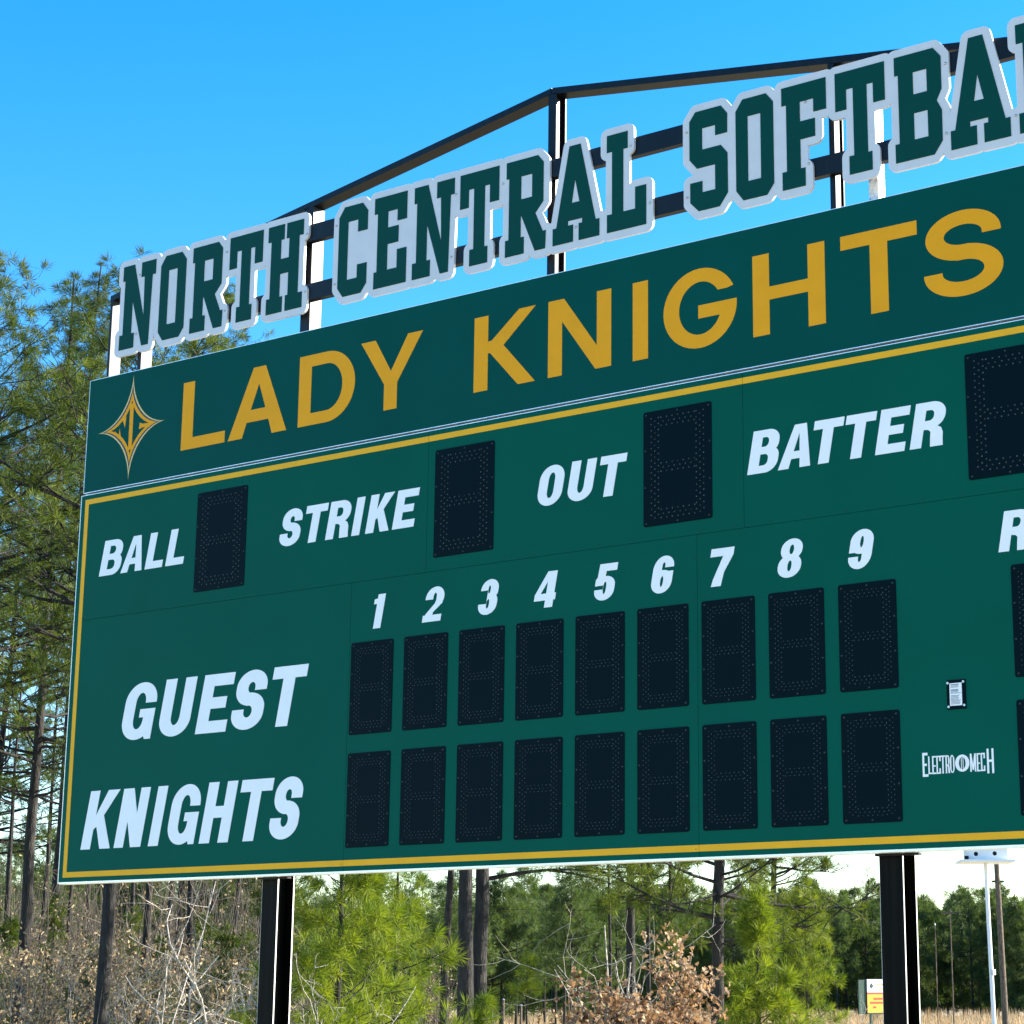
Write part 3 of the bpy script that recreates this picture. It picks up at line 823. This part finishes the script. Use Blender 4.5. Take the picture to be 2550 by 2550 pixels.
# ================================================================== vegetation
def unit(v): return v/(np.linalg.norm(v, axis=-1, keepdims=True)+1e-9)
def needles(C, Dr, rng, n, length, width, spread=.75):
    """tufts at C with main direction Dr, n needles each -> V, T, tint"""
    k = len(C)
    d = unit(Dr[:, None, :]*.95 + rng.normal(size=(k, n, 3))*spread)
    L = length*(.7+.5*rng.random((k, n, 1)))
    p = unit(np.cross(d, rng.normal(size=(k, n, 3))))*width*.5
    base = C[:, None, :] + d*L*.06
    tip = base + d*L
    mid = base + d*L*.5
    V = np.stack([base-p*.5, mid+p, tip], 2).reshape(-1, 3)
    T = np.arange(k*n*3).reshape(-1, 3)
    tint = np.repeat(np.clip(rng.normal(.42, .27, k), 0, 1), n*3)
    return V, T, tint
def pine(seed, H, base, R, whorl=.55, per=5, tufts=9, nn=26, nl=.25, nw=.022, tr=.15, top=.9, lean=(0, 0), taper=.9, droop=.05):
    rng = np.random.default_rng(seed)
    n = 12
    tz = np.linspace(-.4, H, n)
    bend = np.cumsum(rng.normal(size=(n, 2))*.035*H/18, 0)
    fr = np.clip(tz/H, 0, 1)
    P = np.stack([bend[:, 0]+lean[0]*fr*H, bend[:, 1]+lean[1]*fr*H, tz], 1)
    rad = tr*(1.06-fr**1.1*taper)
    rad[0] *= 1.25
    trunk = [(P, rad)]
    def axis(z): return np.array([np.interp(z, tz, P[:, 0]), np.interp(z, tz, P[:, 1]), z])
    paths, TC, TD = [], [], []
    z, az = base, rng.random()*6.28
    while z < H*.985:
        f = (z-base)/(H-base)
        prof = (1-f)**.75*(.55+.9*min(1, f*3+.25)) if top > .5 else (1-f)**1.0
        for _ in range(max(2, int(per*(.6+.8*rng.random())))):
            az += 2.4+rng.normal()*.5
            L = R*max(.12, prof)*(.55+.65*rng.random())
            el = -droop+.75*f+.25*rng.normal()*.6
            a0 = axis(z+rng.normal()*.12)
            dh = np.array([math.cos(az), math.sin(az), 0])
            m = 5
            ts = np.linspace(0, 1, m)
            wob = np.cumsum(rng.normal(size=(m, 3))*.05*L, 0)
            B = a0+dh*(ts*L*math.cos(el))[:, None]+np.array([0, 0, 1.0])*((ts*math.sin(el)+.22*ts**2)*L)[:, None]+wob*ts[:, None]
            r0 = max(.008, tr*.32*(L/R)*(1.1-f*.5))
            paths.append((B, np.linspace(r0, r0*.2, m)))
            k = max(2, int(tufts*(L/R)**.8*(.7+.6*rng.random())))
            for _k in range(k):
                t = .32+.68*rng.random()**.75
                b0 = np.array([np.interp(t, ts, B[:, i]) for i in range(3)])
                sd = unit(dh*.9+rng.normal(size=3)*.75+np.array([0, 0, .25]))
                sl = L*(.10+.20*rng.random())*(1.15-t*.4)+.08
                e = b0+sd*sl
                if sl > .25:
                    paths.append((np.stack([b0, (b0+e)/2+rng.normal(size=3)*.03, e]), np.array([r0*.3, r0*.2, r0*.12])+.003))
                TC += [e, b0+(e-b0)*.62+rng.normal(size=3)*.05]
                TD += [unit(sd+np.array([0, 0, .35])), unit(sd+rng.normal(size=3)*.4)]
        z += whorl*(.55+.7*rng.random())*(1-.35*f)
    e = axis(H); TC += [e]*3; TD += [np.array([0, 0, 1.0])]*3
    TV, TT = tube_np(trunk, 9)
    BV, BT = tube_np(paths, 4)
    TV2 = np.concatenate([TV, BV]); TT2 = np.concatenate([TT, BT+len(TV)])
    NV, NT, tint = needles(np.array(TC), np.array(TD), rng, nn, nl, nw)
    return mesh_np('trunk', TV2, TT2, True), mesh_np('crown', NV, NT, False, tint)

M_BARK = bark('pine_bark', (.020, .019, .017), (.050, .045, .040))
M_BARKF = mat('far_bark', (.20, .17, .13), .9)
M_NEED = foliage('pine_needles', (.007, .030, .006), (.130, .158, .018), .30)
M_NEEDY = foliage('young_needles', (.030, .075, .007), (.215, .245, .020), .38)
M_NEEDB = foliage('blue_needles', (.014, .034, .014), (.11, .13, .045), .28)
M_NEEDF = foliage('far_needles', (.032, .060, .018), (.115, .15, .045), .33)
M_PALEB = bark('pale_bark', (.42, .38, .31), (.60, .54, .45), 20)
M_TWIG = mat('grey_twig', (.085, .066, .046), .9)
M_OAK = foliage('dead_leaves', (.085, .040, .018), (.46, .32, .19), .3, (1.1, .9, .65))
M_TAN = foliage('tan_leaves', (.045, .026, .012), (.52, .40, .24), .3, (1.1, .9, .62))
M_GRASS = foliage('dry_grass', (.26, .19, .10), (.50, .39, .25), .3, (1.1, .95, .7))

def place_pine(x, D, label, group, need, meshes=None, rot=0.0, sc=1.0, name='pine_tree', cat='tree', **kw):
    X, Y, Z = spot(x, D)
    root = tag(empty(name, (X, Y, Z)), label, cat, group)
    tm, cm = meshes or pine(**kw)
    link('trunk', tm, M_BARK, root)
    link('crown', cm, need, root)
    root.rotation_euler.z = rot
    root.scale = (sc, sc, sc)
    return root
def H_of(x, ytop, D):
    return height_at(x, ytop, D)-spot(x, D)[2]

GP = 'tall pines behind the scoreboard'
# tall pines at the left of the board
place_pine(-150, 48, 'tall pine outermost of the pines beside the scoreboard', GP, M_NEED, seed=11, H=H_of(-60, 640, 48), base=8.0, R=3.3, per=6, tufts=11, nn=26, tr=.17)
place_pine(44, 55, 'tall pine with slightly leaning dark trunk beside the scoreboard edge', GP, M_NEED, seed=12, H=H_of(60, 685, 55), base=6.4, R=3.1, per=5, tufts=11, nn=30, tr=.155, lean=(.012, .0))
place_pine(120, 72, 'slim greyish pine with open crown behind the leaning pine', GP, M_NEEDB, seed=13, H=H_of(215, 672, 72), base=12.0, R=2.2, per=5, tufts=10, nn=30, tr=.15, whorl=.55)
place_pine(-30, 80, 'pine rising in the gap between the outermost pines', GP, M_NEEDB, seed=14, H=H_of(60, 900, 80), base=6.5, R=3.2, per=5, tufts=10, tr=.16)
place_pine(263, 45, 'pine with straight trunk below the scoreboard corner, crown showing between cut-out letters', GP, M_NEED, seed=15, H=H_of(430, 672, 45), base=8.0, R=3.4, per=6, tufts=10, tr=.145)
place_pine(350, 66, 'slender pine trunk second from the scoreboard corner', GP, M_NEED, seed=16, H=H_of(470, 900, 66), base=10, R=2.6, tr=.115)
place_pine(470, 62, 'slender dark pine standing behind the pale bare sapling', GP, M_NEED, seed=17, H=H_of(556, 668, 62), base=9, R=2.7, tr=.09, per=6, tufts=10)
place_pine(576, 82, 'slender dark pine seen just left of the post by the young pines', GP, M_NEED, seed=18, H=15, base=7, R=2.4, tr=.11)
# pair of trunks in the middle
place_pine(1158, 42, 'pine with pale patched bark, one of two trunks close together', GP, M_NEED, seed=21, H=13.0, base=6.0, R=2.6, tr=.165)
pB = place_pine(1203, 42.6, 'dark pine trunk with a long limb arching out under the scoreboard', GP, M_NEED, seed=22, H=13.5, base=6.2, R=2.6, tr=.165)
place_pine(1107, 50, 'thin dark pine leaning beside the pair of close trunks', GP, M_NEED, seed=23, H=12.5, base=7.5, R=2.2, tr=.10, lean=(.02, .01))
place_pine(1571, 58, 'straight dark pine behind the brown oak bush', GP, M_NEED, seed=24, H=15, base=4.4, R=2.3, tr=.135, tufts=7)
place_pine(1791, 46, 'dark pine with low sweeping limbs between bush and birdhouse', GP, M_NEED, seed=25, H=14, base=2.5, R=3.3, per=4, tufts=13, tr=.145, whorl=.6)
place_pine(1930, 64, 'thin pine with upper trunk hidden, beyond the low sweeping limbs', GP, M_NEED, seed=26, H=15, base=3.4, R=2.0, tr=.11)
place_pine(1515, 52, 'sapling-thin pine trunk behind the bare forked sapling', GP, M_NEED, seed=27, H=9, base=3.8, R=1.3, tr=.045, whorl=.8)
place_pine(1617, 52, 'thin straight pine trunk beside a leaning one', GP, M_NEED, seed=28, H=10, base=4.2, R=1.5, tr=.06, whorl=.8)
place_pine(1648, 50, 'thin pine trunk leaning over beside a straight one', GP, M_NEED, seed=29, H=9, base=4.2, R=1.4, tr=.055, whorl=.8, lean=(.05, .03))
# the arching limb is part of the dark trunk's tree
lx, ly, lz = pB.location
a = np.array([0, 0, height_at(1240, 2190, 42.6)-lz])
side = RGT
L1 = np.stack([a+side*t*2.5+np.array([0, 0, .20*math.sin(t*2.4)]) for t in np.linspace(0, 1, 9)])
L2 = np.stack([L1[4]+side*t*1.4+np.array([0, .2*t, -.10*t-.22*t*t]) for t in np.linspace(0, 1, 5)])
Vv, Tt = tube_np([(L1, np.linspace(.055, .015, 9)), (L2, np.linspace(.03, .01, 5))], 6)
limb = link('limb', mesh_np('limb', Vv, Tt, True), M_BARK, pB)
rng = np.random.default_rng(77)
tc_, td_ = [], []
for k in range(70):
    t = .35+.65*rng.random()
    src = L1 if rng.random() < .6 else L2
    p = src[int(t*(len(src)-1))]+rng.normal(size=3)*np.array([.28, .28, .13])
    tc_.append(p); td_.append(unit(rng.normal(size=3)+np.array([0, 0, .4])))
Vv, Tt, ti = needles(np.array(tc_), np.array(td_), rng, 20, .24, .013)
link('limb_needles', mesh_np('limb_needles', Vv, Tt, False, ti), M_NEED, limb)

rr_ = random.Random(31)
for k, x in enumerate((8, 96, 160, 205, 318, 405, 438, 520, 640, 690)):
    place_pine(x, rr_.uniform(74, 112), 'slim dark pine trunk deeper in the woods behind the undergrowth', 'pines deeper in the woods', M_NEED, seed=200+k, H=rr_.uniform(13, 17), base=rr_.uniform(6, 9), R=2.2, tr=rr_.uniform(.08, .13), per=4, tufts=6, whorl=.8, nn=16, nw=.035)

# young pines
GY = 'young pines by the scoreboard posts'
YK = dict(whorl=.34, per=5, tufts=8, nn=34, nl=.20, nw=.015, tr=.05, top=.4, droop=-.15)
place_pine(838, 27, 'bushy bright green young pine next to the black post', GY, M_NEEDY, seed=31, H=4.6, base=.75, R=1.25, name='young_pine', **YK)
place_pine(985, 31, 'bright green young pine next to the pair of dark trunks', GY, M_NEEDY, seed=32, H=4.1, base=.5, R=1.05, name='young_pine', **YK)
place_pine(915, 38, 'young pine standing behind two bright green young pines', GY, M_NEEDY, seed=33, H=4.8, base=.6, R=1.3, name='young_pine', **YK)
place_pine(1885, 30, 'small yellow-green young pine beside the brown oak bush', GY, M_NEEDY, seed=34, H=2.75, base=.35, R=.80, name='young_pine', **YK)
place_pine(1312, 62, 'little pine sapling alone in the clearing on a thin stem', GY, M_NEEDY, seed=35, H=2.45, base=1.35, R=.48, name='young_pine', whorl=.24, per=4, tufts=5, nn=16, nl=.2, nw=.018, tr=.03, top=.4)
place_pine(1206, 36, 'tiny bright pine seedling at the foot of the dark trunk', GY, M_NEEDY, seed=36, H=1.33, base=.35, R=.22, name='young_pine', whorl=.16, per=5, tufts=5, nn=24, nl=.18, nw=.011, tr=.02, top=.4)
place_pine(2010, 52, 'shaggy mid-green young pine behind the yellow-green one', GY, M_NEEDY, seed=37, H=4.1, base=.5, R=1.5, name='young_pine', **YK)

# bare saplings and leafy bushes
def shrub(seed, H, stems, spread, leaves, leaf, r0=.018, depth=3, wood=None, curl=.5):
    rng = np.random.default_rng(seed)
    paths, ends = [], []
    def grow(p, d, L, r, dep):
        m = 5
        pts = [p]
        for k in range(m-1):
            d = unit(d+rng.normal(size=3)*.14*curl*2+np.array([0, 0, .05]))
            pts.append(pts[-1]+d*L/(m-1))
        pts = np.array(pts)
        paths.append((pts, np.linspace(r, r*.5, m)))
        ends.extend([pts[-1], pts[-2], pts[2]])
        if dep <= 0: return
        for _ in range(rng.integers(2, 5)):
            t = .25+.75*rng.random()
            b = np.array([np.interp(t*(m-1), np.arange(m), pts[:, i]) for i in range(3)])
            nd = unit(d*.6+rng.normal(size=3)*.62)
            grow(b, nd, L*(.38+.3*rng.random()), max(.003, r*.48), dep-1)
    for s in range(stems):
        a = rng.random()*6.28
        q = np.array([math.cos(a), math.sin(a), 0])*rng.random()*spread*.4
        d = unit(np.array([math.cos(a)*spread*.35*rng.random(), math.sin(a)*spread*.35*rng.random(), 1.0]))
        grow(q-np.array([0, 0, .05]), d, H*(.6+.22*rng.random()), r0*(.7+.5*rng.random()), depth)
    V, T = tube_np(paths, 4)
    wm = mesh_np('stems', V, T, True)
    lm = None
    if leaves:
        E = np.array(ends)
        C = E[rng.integers(0, len(E), leaves)]+rng.normal(size=(leaves, 3))*.07
        lm = leafmesh(C, rng, leaf)
    return wm, lm
def leafmesh(C, rng, leaf):
    n = len(C)
    u = unit(rng.normal(size=(n, 3))+np.array([0, 0, -.3])); v = unit(np.cross(u, rng.normal(size=(n, 3))))
    w = np.cross(u, v)
    s = leaf*(.6+.7*rng.random((n, 1)))
    prof = [(0, 0, 0), (.22, .13, .05), (.38, .34, .18), (.55, .14, .02), (.75, .27, .12), (1.0, 0, -.18), (.75, -.27, .12), (.55, -.14, .02), (.38, -.34, .18), (.22, -.13, .05)]
    V = np.stack([C+u*s*a+v*s*b_+w*s*c for a, b_, c in prof], 1).reshape(-1, 3)
    o = np.arange(n)[:, None]*10
    T = np.concatenate([np.stack([o[:, 0]+a, o[:, 0]+b_, o[:, 0]+c], 1) for a, b_, c in ((0, 1, 9), (1, 2, 3), (1, 3, 7), (1, 7, 9), (7, 8, 9), (3, 4, 5), (3, 5, 7), (5, 6, 7))])
    return mesh_np('leaves', V, T, False, np.repeat(np.clip(rng.normal(.5, .3, n), 0, 1), 10))
def place_shrub(name, x, D, label, cat, group, meshes, wood, leafmat, rot=0, sc=1.0):
    X, Y, Z = spot(x, D)
    root = tag(empty(name, (X, Y, Z)), label, cat, group)
    link('stems', meshes[0], wood, root)
    if meshes[1]: link('leaves', meshes[1], leafmat, root)
    root.rotation_euler.z = rot
    root.scale = (sc, sc, sc)
    return root
# brown oak bush
place_shrub('oak_bush', 1610, 22, 'broad bush holding crisp brown dead leaves before the pines', 'bush', None, shrub(41, 1.62, 13, 1.9, 5200, .082, .02, 3), M_TWIG, M_OAK)
place_shrub('oak_sapling', 1738, 22.5, 'narrow pointed oak sapling with brown dead leaves, taller than the bush it joins', 'sapling', None, shrub(42, 2.05, 3, .35, 1000, .082, .016, 2), M_TWIG, M_OAK)
# pale bare saplings
GB = 'pale bare saplings'
for k, (x, yt, D, lab) in enumerate([
        (523, 2170, 26, 'pale forked bare sapling next to the black post, tallest of its clump'), (416, 2210, 28, 'pale bare sapling with stubby upper twigs before the slender dark pine'),
        (608, 2290, 27, 'pale bare sapling half hidden against the black post'), (478, 2330, 31, 'crooked bare sapling inside the pale sapling clump'),
        (1546, 2205, 25, 'bare sapling with straight pale stem rising from the brown bush'), (1497, 2235, 27, 'bare sapling with leaning pale stem beside the straight pale stem'),
        (1127, 2420, 24, 'low pale forked sapling in front of the close pine trunks'), (700, 2460, 25, 'low bare sapling at the edge of the bushy young pine'),
        (790, 2400, 24, 'bare pale sapling standing in front of the bushy young pine'), (2150, 2440, 60, 'thin bare whip standing before the small field sign')]):
    Hh = H_of(x, yt, D)*.96
    place_shrub('bare_sapling', x, D, lab, 'sapling', GB, shrub(50+k, Hh*1.12, 2 if k != 9 else 1, .18, 0, 0, .025 if k < 4 else .02 if k < 6 else .015, 3 if k != 9 else 1, curl=.75), M_PALEB, None)
# leafy undergrowth saplings
protoU = [shrub(70+k, 2.3, 4, .8, 260, .085, .012, 3) for k in range(4)]
GU = 'undergrowth below the pines'
rr_ = random.Random(8)
first = True
for k in range(24):
    x = -60+k*30+rr_.uniform(-12, 12)
    D = rr_.uniform(30, 60) if k % 3 == 0 else rr_.uniform(46, 64)
    yt = rr_.uniform(2290, 2420)
    sc = max(.6, min(2.0, H_of(x, yt, D)/2.35))
    place_shrub('leafy_shrub', x, D, 'twiggy shrub with sparse tan dead leaves in the undergrowth below the pines', 'shrub', GU, protoU[k % 4], M_PALEB if k % 5 == 0 else M_TWIG, M_TAN, rr_.uniform(0, 6.28), sc)

for k, (x, D, Hh) in enumerate(((20, 58, 3.2), (130, 66, 3.9), (225, 60, 2.6), (330, 70, 4.0), (400, 58, 2.7), (500, 64, 3.6), (560, 52, 2.9), (640, 60, 4.4), (-40, 66, 4.2))):
    place_pine(x, D, 'dark green pine sapling among the undergrowth shrubs', 'pine saplings in the undergrowth', M_NEED, seed=300+k, H=Hh, base=.5, R=Hh*.28, name='pine_sapling', whorl=.5, per=5, tufts=7, nn=18, nl=.24, nw=.024, tr=.04, top=.4, droop=-.1)
# woodland thicket further back on the left: nobody could count it
rng = np.random.default_rng(90)
n = 3300
xs = rng.uniform(-350, 1120, n)
Ds = rng.uniform(62, 135, n)
paths = []
tipC = []
for x, D in zip(xs, Ds):
    X, Y, Z = spot(x, D)
    h = rng.uniform(1.8, 6.8)*(1 if x < 700 else .4)
    d = unit(np.array([rng.normal()*.18, rng.normal()*.18, 1.0]))
    p0 = np.array([X, Y, Z-.1])
    pts = np.stack([p0, p0+d*h*.5+rng.normal(size=3)*.12, p0+d*h+rng.normal(size=3)*.25])
    r = rng.uniform(.008, .03)
    paths.append((pts, np.array([r, r*.7, r*.25])))
    for _ in range(3):
        t = rng.uniform(.35, 1)
        q_ = p0+d*h*t; e = q_+unit(rng.normal(size=3)+np.array([0, 0, .6]))*h*.22
        paths.append((np.stack([q_, e]), np.array([r*.5, r*.15])))
        tipC += [e, (q_+e)/2]
V, T = tube_np(paths, 3)
thk = tag(link('thicket', mesh_np('thicket', V, T), M_TWIG), 'dense thicket of grey-brown stems and dead leaves behind the pines', 'thicket', None, 'stuff')
C = np.array(tipC)
C = C[rng.random(len(C)) < .42]+rng.normal(size=(int(1), 3))*.1
lm = leafmesh(C, rng, .12)
tag(link('thicket_leaves', lm, M_TAN, thk), kind='stuff')

# far tree line
protoF = [pine(100+k, 16+k, 5.5+k*.8, 3.0+.3*k, whorl=1.1, per=5, tufts=7, nn=16, nl=.75, nw=.085, tr=.17) for k in range(5)]
protoL = [pine(120+k, 13+k, 1.5, 3.0, whorl=1.1, per=6, tufts=8, nn=16, nl=.75, nw=.085, tr=.15) for k in range(2)]
GF = 'pines of the far tree line'
rr_ = random.Random(21)
def far(x, D, ytop, label, need, protos, group):
    k = rr_.randrange(len(protos))
    H0 = (16+k) if protos is protoF else (13+k)
    sc = H_of(x, ytop, D)/H0
    root = place_pine(x, D, ('low-branched ' if protos is protoL else 'clear-stemmed ')+label, group, need, protos[k], rr_.uniform(0, 6.28), sc, name='far_pine')
    return root
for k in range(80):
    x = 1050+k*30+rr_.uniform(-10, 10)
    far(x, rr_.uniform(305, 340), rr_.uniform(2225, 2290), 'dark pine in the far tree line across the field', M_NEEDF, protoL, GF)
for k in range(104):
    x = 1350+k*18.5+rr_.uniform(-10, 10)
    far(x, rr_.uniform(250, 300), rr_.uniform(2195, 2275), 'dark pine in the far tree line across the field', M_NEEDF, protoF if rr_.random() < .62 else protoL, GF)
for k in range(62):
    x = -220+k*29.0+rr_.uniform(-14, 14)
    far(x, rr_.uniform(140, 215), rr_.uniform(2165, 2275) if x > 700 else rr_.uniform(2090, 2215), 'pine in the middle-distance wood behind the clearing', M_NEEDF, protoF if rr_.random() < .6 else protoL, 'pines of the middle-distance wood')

# tall dry weeds along the far field edge
rng = np.random.default_rng(61)
n = 32000
xs = rng.uniform(600, 3300, n); Ds = rng.uniform(195, 245, n)
d = FWD[None]+RGT[None]*((xs-CX)/FPX)[:, None]-UPV[None]*((2449.2-CY)/FPX)
nn_ = np.hypot(d[:, 0], d[:, 1])
X = CAM[0]+d[:, 0]/nn_*Ds; Y = CAM[1]+d[:, 1]/nn_*Ds
Zg = np.array([ground_z(a, c) for a, c in zip(X, Y)])
hh = rng.uniform(.5, 2.2, n)*np.clip((Ds-190)/40, .3, 1)
w = rng.uniform(.03, .09, n)
ang = rng.random(n)*6.28
lx_, ly_ = rng.normal(size=n)*.25, rng.normal(size=n)*.25
V = np.stack([np.stack([X-w*np.cos(ang), Y-w*np.sin(ang), Zg-.1], 1), np.stack([X+w*np.cos(ang), Y+w*np.sin(ang), Zg-.1], 1), np.stack([X+lx_, Y+ly_, Zg+hh], 1)], 1).reshape(-1, 3)
tag(link('dry_weeds', mesh_np('dry_weeds', V, np.arange(3*n).reshape(-1, 3), False, np.repeat(rng.random(n), 3)), M_GRASS), 'tall dry tan weeds along the far edge of the field', 'weeds', None, 'stuff')

# ================================================================== small things in the field
# birdhouse on a white pole
X, Y, Z = spot(2470, 33)
bz = height_at(2450, 2143, 33)
M_BHW = mat('birdhouse_white', (.80, .80, .78), .5, var=.04)
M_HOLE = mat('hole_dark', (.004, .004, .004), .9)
bh = tag(empty('birdhouse', (X-.03, Y, bz)), 'white box birdhouse with two round holes on a thin pole', 'birdhouse')
RZ = -YAW*.0
yawb = -.59+.0
bh.rotation_euler.z = -yawb-.04
V, T = solve([[(1, rect(-.31, 0, .31, .30)), (-1, disc(-.175, .088, .034, .034, 16)), (-1, disc(.115, .095, .034, .034, 16))]])
link('front_wall', slab('front_wall', V, T, -.26, -.24, True), M_BHW, bh)
MB().box(-.31, .31, -.239, .26, 0, .30).build('box', M_BHW, bh)
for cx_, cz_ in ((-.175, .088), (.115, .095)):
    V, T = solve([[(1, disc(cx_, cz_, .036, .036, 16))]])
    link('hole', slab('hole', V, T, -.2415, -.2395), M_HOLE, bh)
MB().box(-.42, .42, -.36, .36, -.035, -.001).build('tray', M_BHW, bh)
MB().box(-.36, -.30, -.34, -.29, .0, .055).build('perch_block', M_HOLE, bh)
MB().prism([(-.38, .30), (.38, .30), (0, .52)], -.32, .32).build('roof', M_BHW, bh)
pp = tag(empty('birdhouse_pole', (X, Y, Z)), 'slim white metal pole carrying the birdhouse', 'pole')
hh_ = bz-.03-Z
Vv, Tt = tube_np([(np.array([[.03, 0, -.2], [0, 0, hh_*.5], [-.03, 0, hh_]]), np.array([.034, .033, .03]))], 10)
link('pole', mesh_np('pole', Vv, Tt, True), mat('pole_white', (.72, .74, .76), .4), pp)
MB().box(.01, .05, -.05, .05, 1.78, 1.86).build('clamp', M_GALV, pp)

# utility pole behind it
M_WOOD = bark('pole_wood', (.10, .075, .055), (.19, .15, .11), 14)
X, Y, Z = spot(2501, 96)
up = tag(empty('utility_pole', (X, Y, Z)), 'dark wooden utility pole behind the birdhouse', 'pole')
Hu = 9.6
Vv, Tt = tube_np([(np.array([[.0, 0, -.3], [-.1, 0, Hu*.5], [-.2, 0, Hu]]), np.array([.15, .13, .105]))], 10)
link('shaft', mesh_np('shaft', Vv, Tt, True), M_WOOD, up)
armz = height_at(2480, 2195, 96)-Z
def rbox(o, L, t, z, off=0.0):
    m = MB()
    r = RGT
    a = np.array([off, 0, z])
    P = []
    for s in (-1, 1):
        for (u, v) in ((-t, -t), (t, -t), (t, t), (-t, t)):
            q_ = a+r*s*L/2+np.array([-r[1]*u, r[0]*u, v])
            P.append(tuple(q_))
    m.v = P
    m.f = [(0, 3, 2, 1), (4, 5, 6, 7), (0, 1, 5, 4), (1, 2, 6, 5), (2, 3, 7, 6), (3, 0, 4, 7)]
    return m
rbox(up, .55, .05, armz, -.12).build('bracket', M_WOOD, up)
rbox(up, 2.4, .06, Hu-.35, -.2).build('crossarm', M_WOOD, up)
# distribution line with its own far pole
M_CABLE = mat('cable', (.008, .008, .009), 1.0, spec=0.0)
X2, Y2, Z2 = spot(2372, 150)
fp = tag(empty('utility_pole', (X2, Y2, Z2)), 'far utility pole with a short crossarm against the tree line', 'pole')
az2 = height_at(2372, 2273, 150)-Z2
Vv, Tt = tube_np([(np.array([[0, 0, -.3], [0, 0, az2+.25]]), np.array([.05, .035]))], 8)
link('shaft', mesh_np('shaft', Vv, Tt, True), M_WOOD, fp)
rbox(fp, 1.25, .05, az2).build('crossarm', M_WOOD, fp)
A = np.array([X2, Y2, Z2+az2+.06])
def wire(label, A, Bp, sag, r):
    ts = np.linspace(0, 1, 24)
    P = A[None]*(1-ts)[:, None]+Bp[None]*ts[:, None]
    P[:, 2] -= sag*4*ts*(1-ts)
    Vv, Tt = tube_np([(P, np.full(24, r))], 5)
    return tag(link('overhead_wire', mesh_np('overhead_wire', Vv, Tt, True), M_CABLE), label, 'wire', 'overhead wires')
xb, yb, _ = spot(-500, 95)
wire('thin overhead wire crossing the woods below the scoreboard', A, np.array([xb, yb, height_at(-500, 2238, 95)]), .15, .012)
xb, yb, _ = spot(2900, 150)
wire('thin overhead wire running on from the far pole past the birdhouse', A, np.array([xb, yb, height_at(2900, 2285, 150)]), .3, .012)
top = np.array([X-.2, Y, Z+Hu-.28])
for k, (x, y, D) in enumerate(((2395, 2240, 150), (2560, 2230, 130), (2680, 2240, 140))):
    xb, yb, zb_ = spot(x, D)
    wire(['service wire dropping from the dark utility pole towards the far pole', 'service wire dropping steeply beside the birdhouse', 'service wire leading outwards from the dark utility pole'][k], top, np.array([xb, yb, height_at(x, y, D)]), .1, .010)

# small field sign half hidden by the post
X, Y, Z = spot(2195, 112)
fs = tag(empty('field_sign', (X, Y, Z)), 'small field sign with white and orange panels half hidden by the black post', 'sign')
fs.rotation_euler.z = 1.12
k = 112/FPX
def fz(y): return height_at(2195, y, 112)-Z
M_SIGNG = mat('sign_green', (.01, .05, .03), .5)
M_ORG = mat('sign_orange', (.85, .38, .03), .5, var=.15, vscale=2)
M_RED = mat('sign_red', (.55, .06, .02), .5)
x0, x1 = -45*k, 90*k
MB().box(x0, x1, 0, .12, fz(2526), fz(2438)).build('back_board', M_SIGNG, fs)
MB().box(x0-20*k*1.1, x0-.02, .03, .10, fz(2525), fz(2440)).build('side_board', M_SIGNG, fs)
MB().box(x0+.03, x1-.03, -.02, .01, fz(2471), fz(2439)).build('white_panel', M_WHITE, fs)
MB().box(x0+.03, x1-.03, -.02, .01, fz(2522), fz(2476)).build('orange_panel', M_ORG, fs)
MB().box(x0+.03, x1-.03, -.025, .01, fz(2476)+.005, fz(2471)-.005).build('red_band', M_RED, fs)
cz_ = fz(2455)
MB().prism([(x0+.18, cz_), (x0+.31, cz_-.15), (x0+.44, cz_), (x0+.31, cz_+.15)], -.03, -.018).build('emblem', M_SIGNG, fs)
for (yy, xa, xb_) in ((2452, .62, 1.25), (2463, .8, 1.2)):
    MB().box(x0+xa, x0+xb_, -.028, -.018, fz(yy)-.04, fz(yy)+.05).build('print_bar', M_PALE, fs)
for (yy, xa, xb_) in ((2487, .45, 1.3), (2497, .20, 1.05), (2508, .4, .6)):
    MB().box(x0+xa, x0+xb_, -.028, -.018, fz(yy)-.05, fz(yy)+.05).build('print_bar', M_RED, fs)
for xx in (x0+.3, x1-.3):
    MB().box(xx-.06, xx+.06, .02, .12, -.3, fz(2500)).build('leg', M_SIGNG, fs)
# fence posts in the clearing
GFP = 'thin posts in the clearing'
for (x, yt, D, r, lab) in ((1254, 2488, 74, .045, 'short round grey post in the clearing beside the pine sapling'), (2333, 2300, 70, .016, 'thin tall rod in the field between post and birdhouse pole'), (1298, 2502, 90, .05, 'short post in the clearing behind the pine sapling')):
    X, Y, Z = spot(x, D)
    o = tag(empty('field_post', (X, Y, Z)), lab, 'post', GFP)
    Hh = height_at(x, yt, D)-Z
    Vv, Tt = tube_np([(np.array([[0, 0, -.2], [0, 0, Hh*.97], [0, 0, Hh]]), np.array([r, r, r*.5]))], 8)
    link('shaft', mesh_np('shaft', Vv, Tt, True), M_WOOD, o)
    Vv, Tt = tube_np([(np.array([[0, 0, Hh*.985], [0, 0, Hh+.02]]), np.array([r*1.25, r*.4]))], 8)
    link('cap', mesh_np('cap', Vv, Tt, True), M_GALV, o)
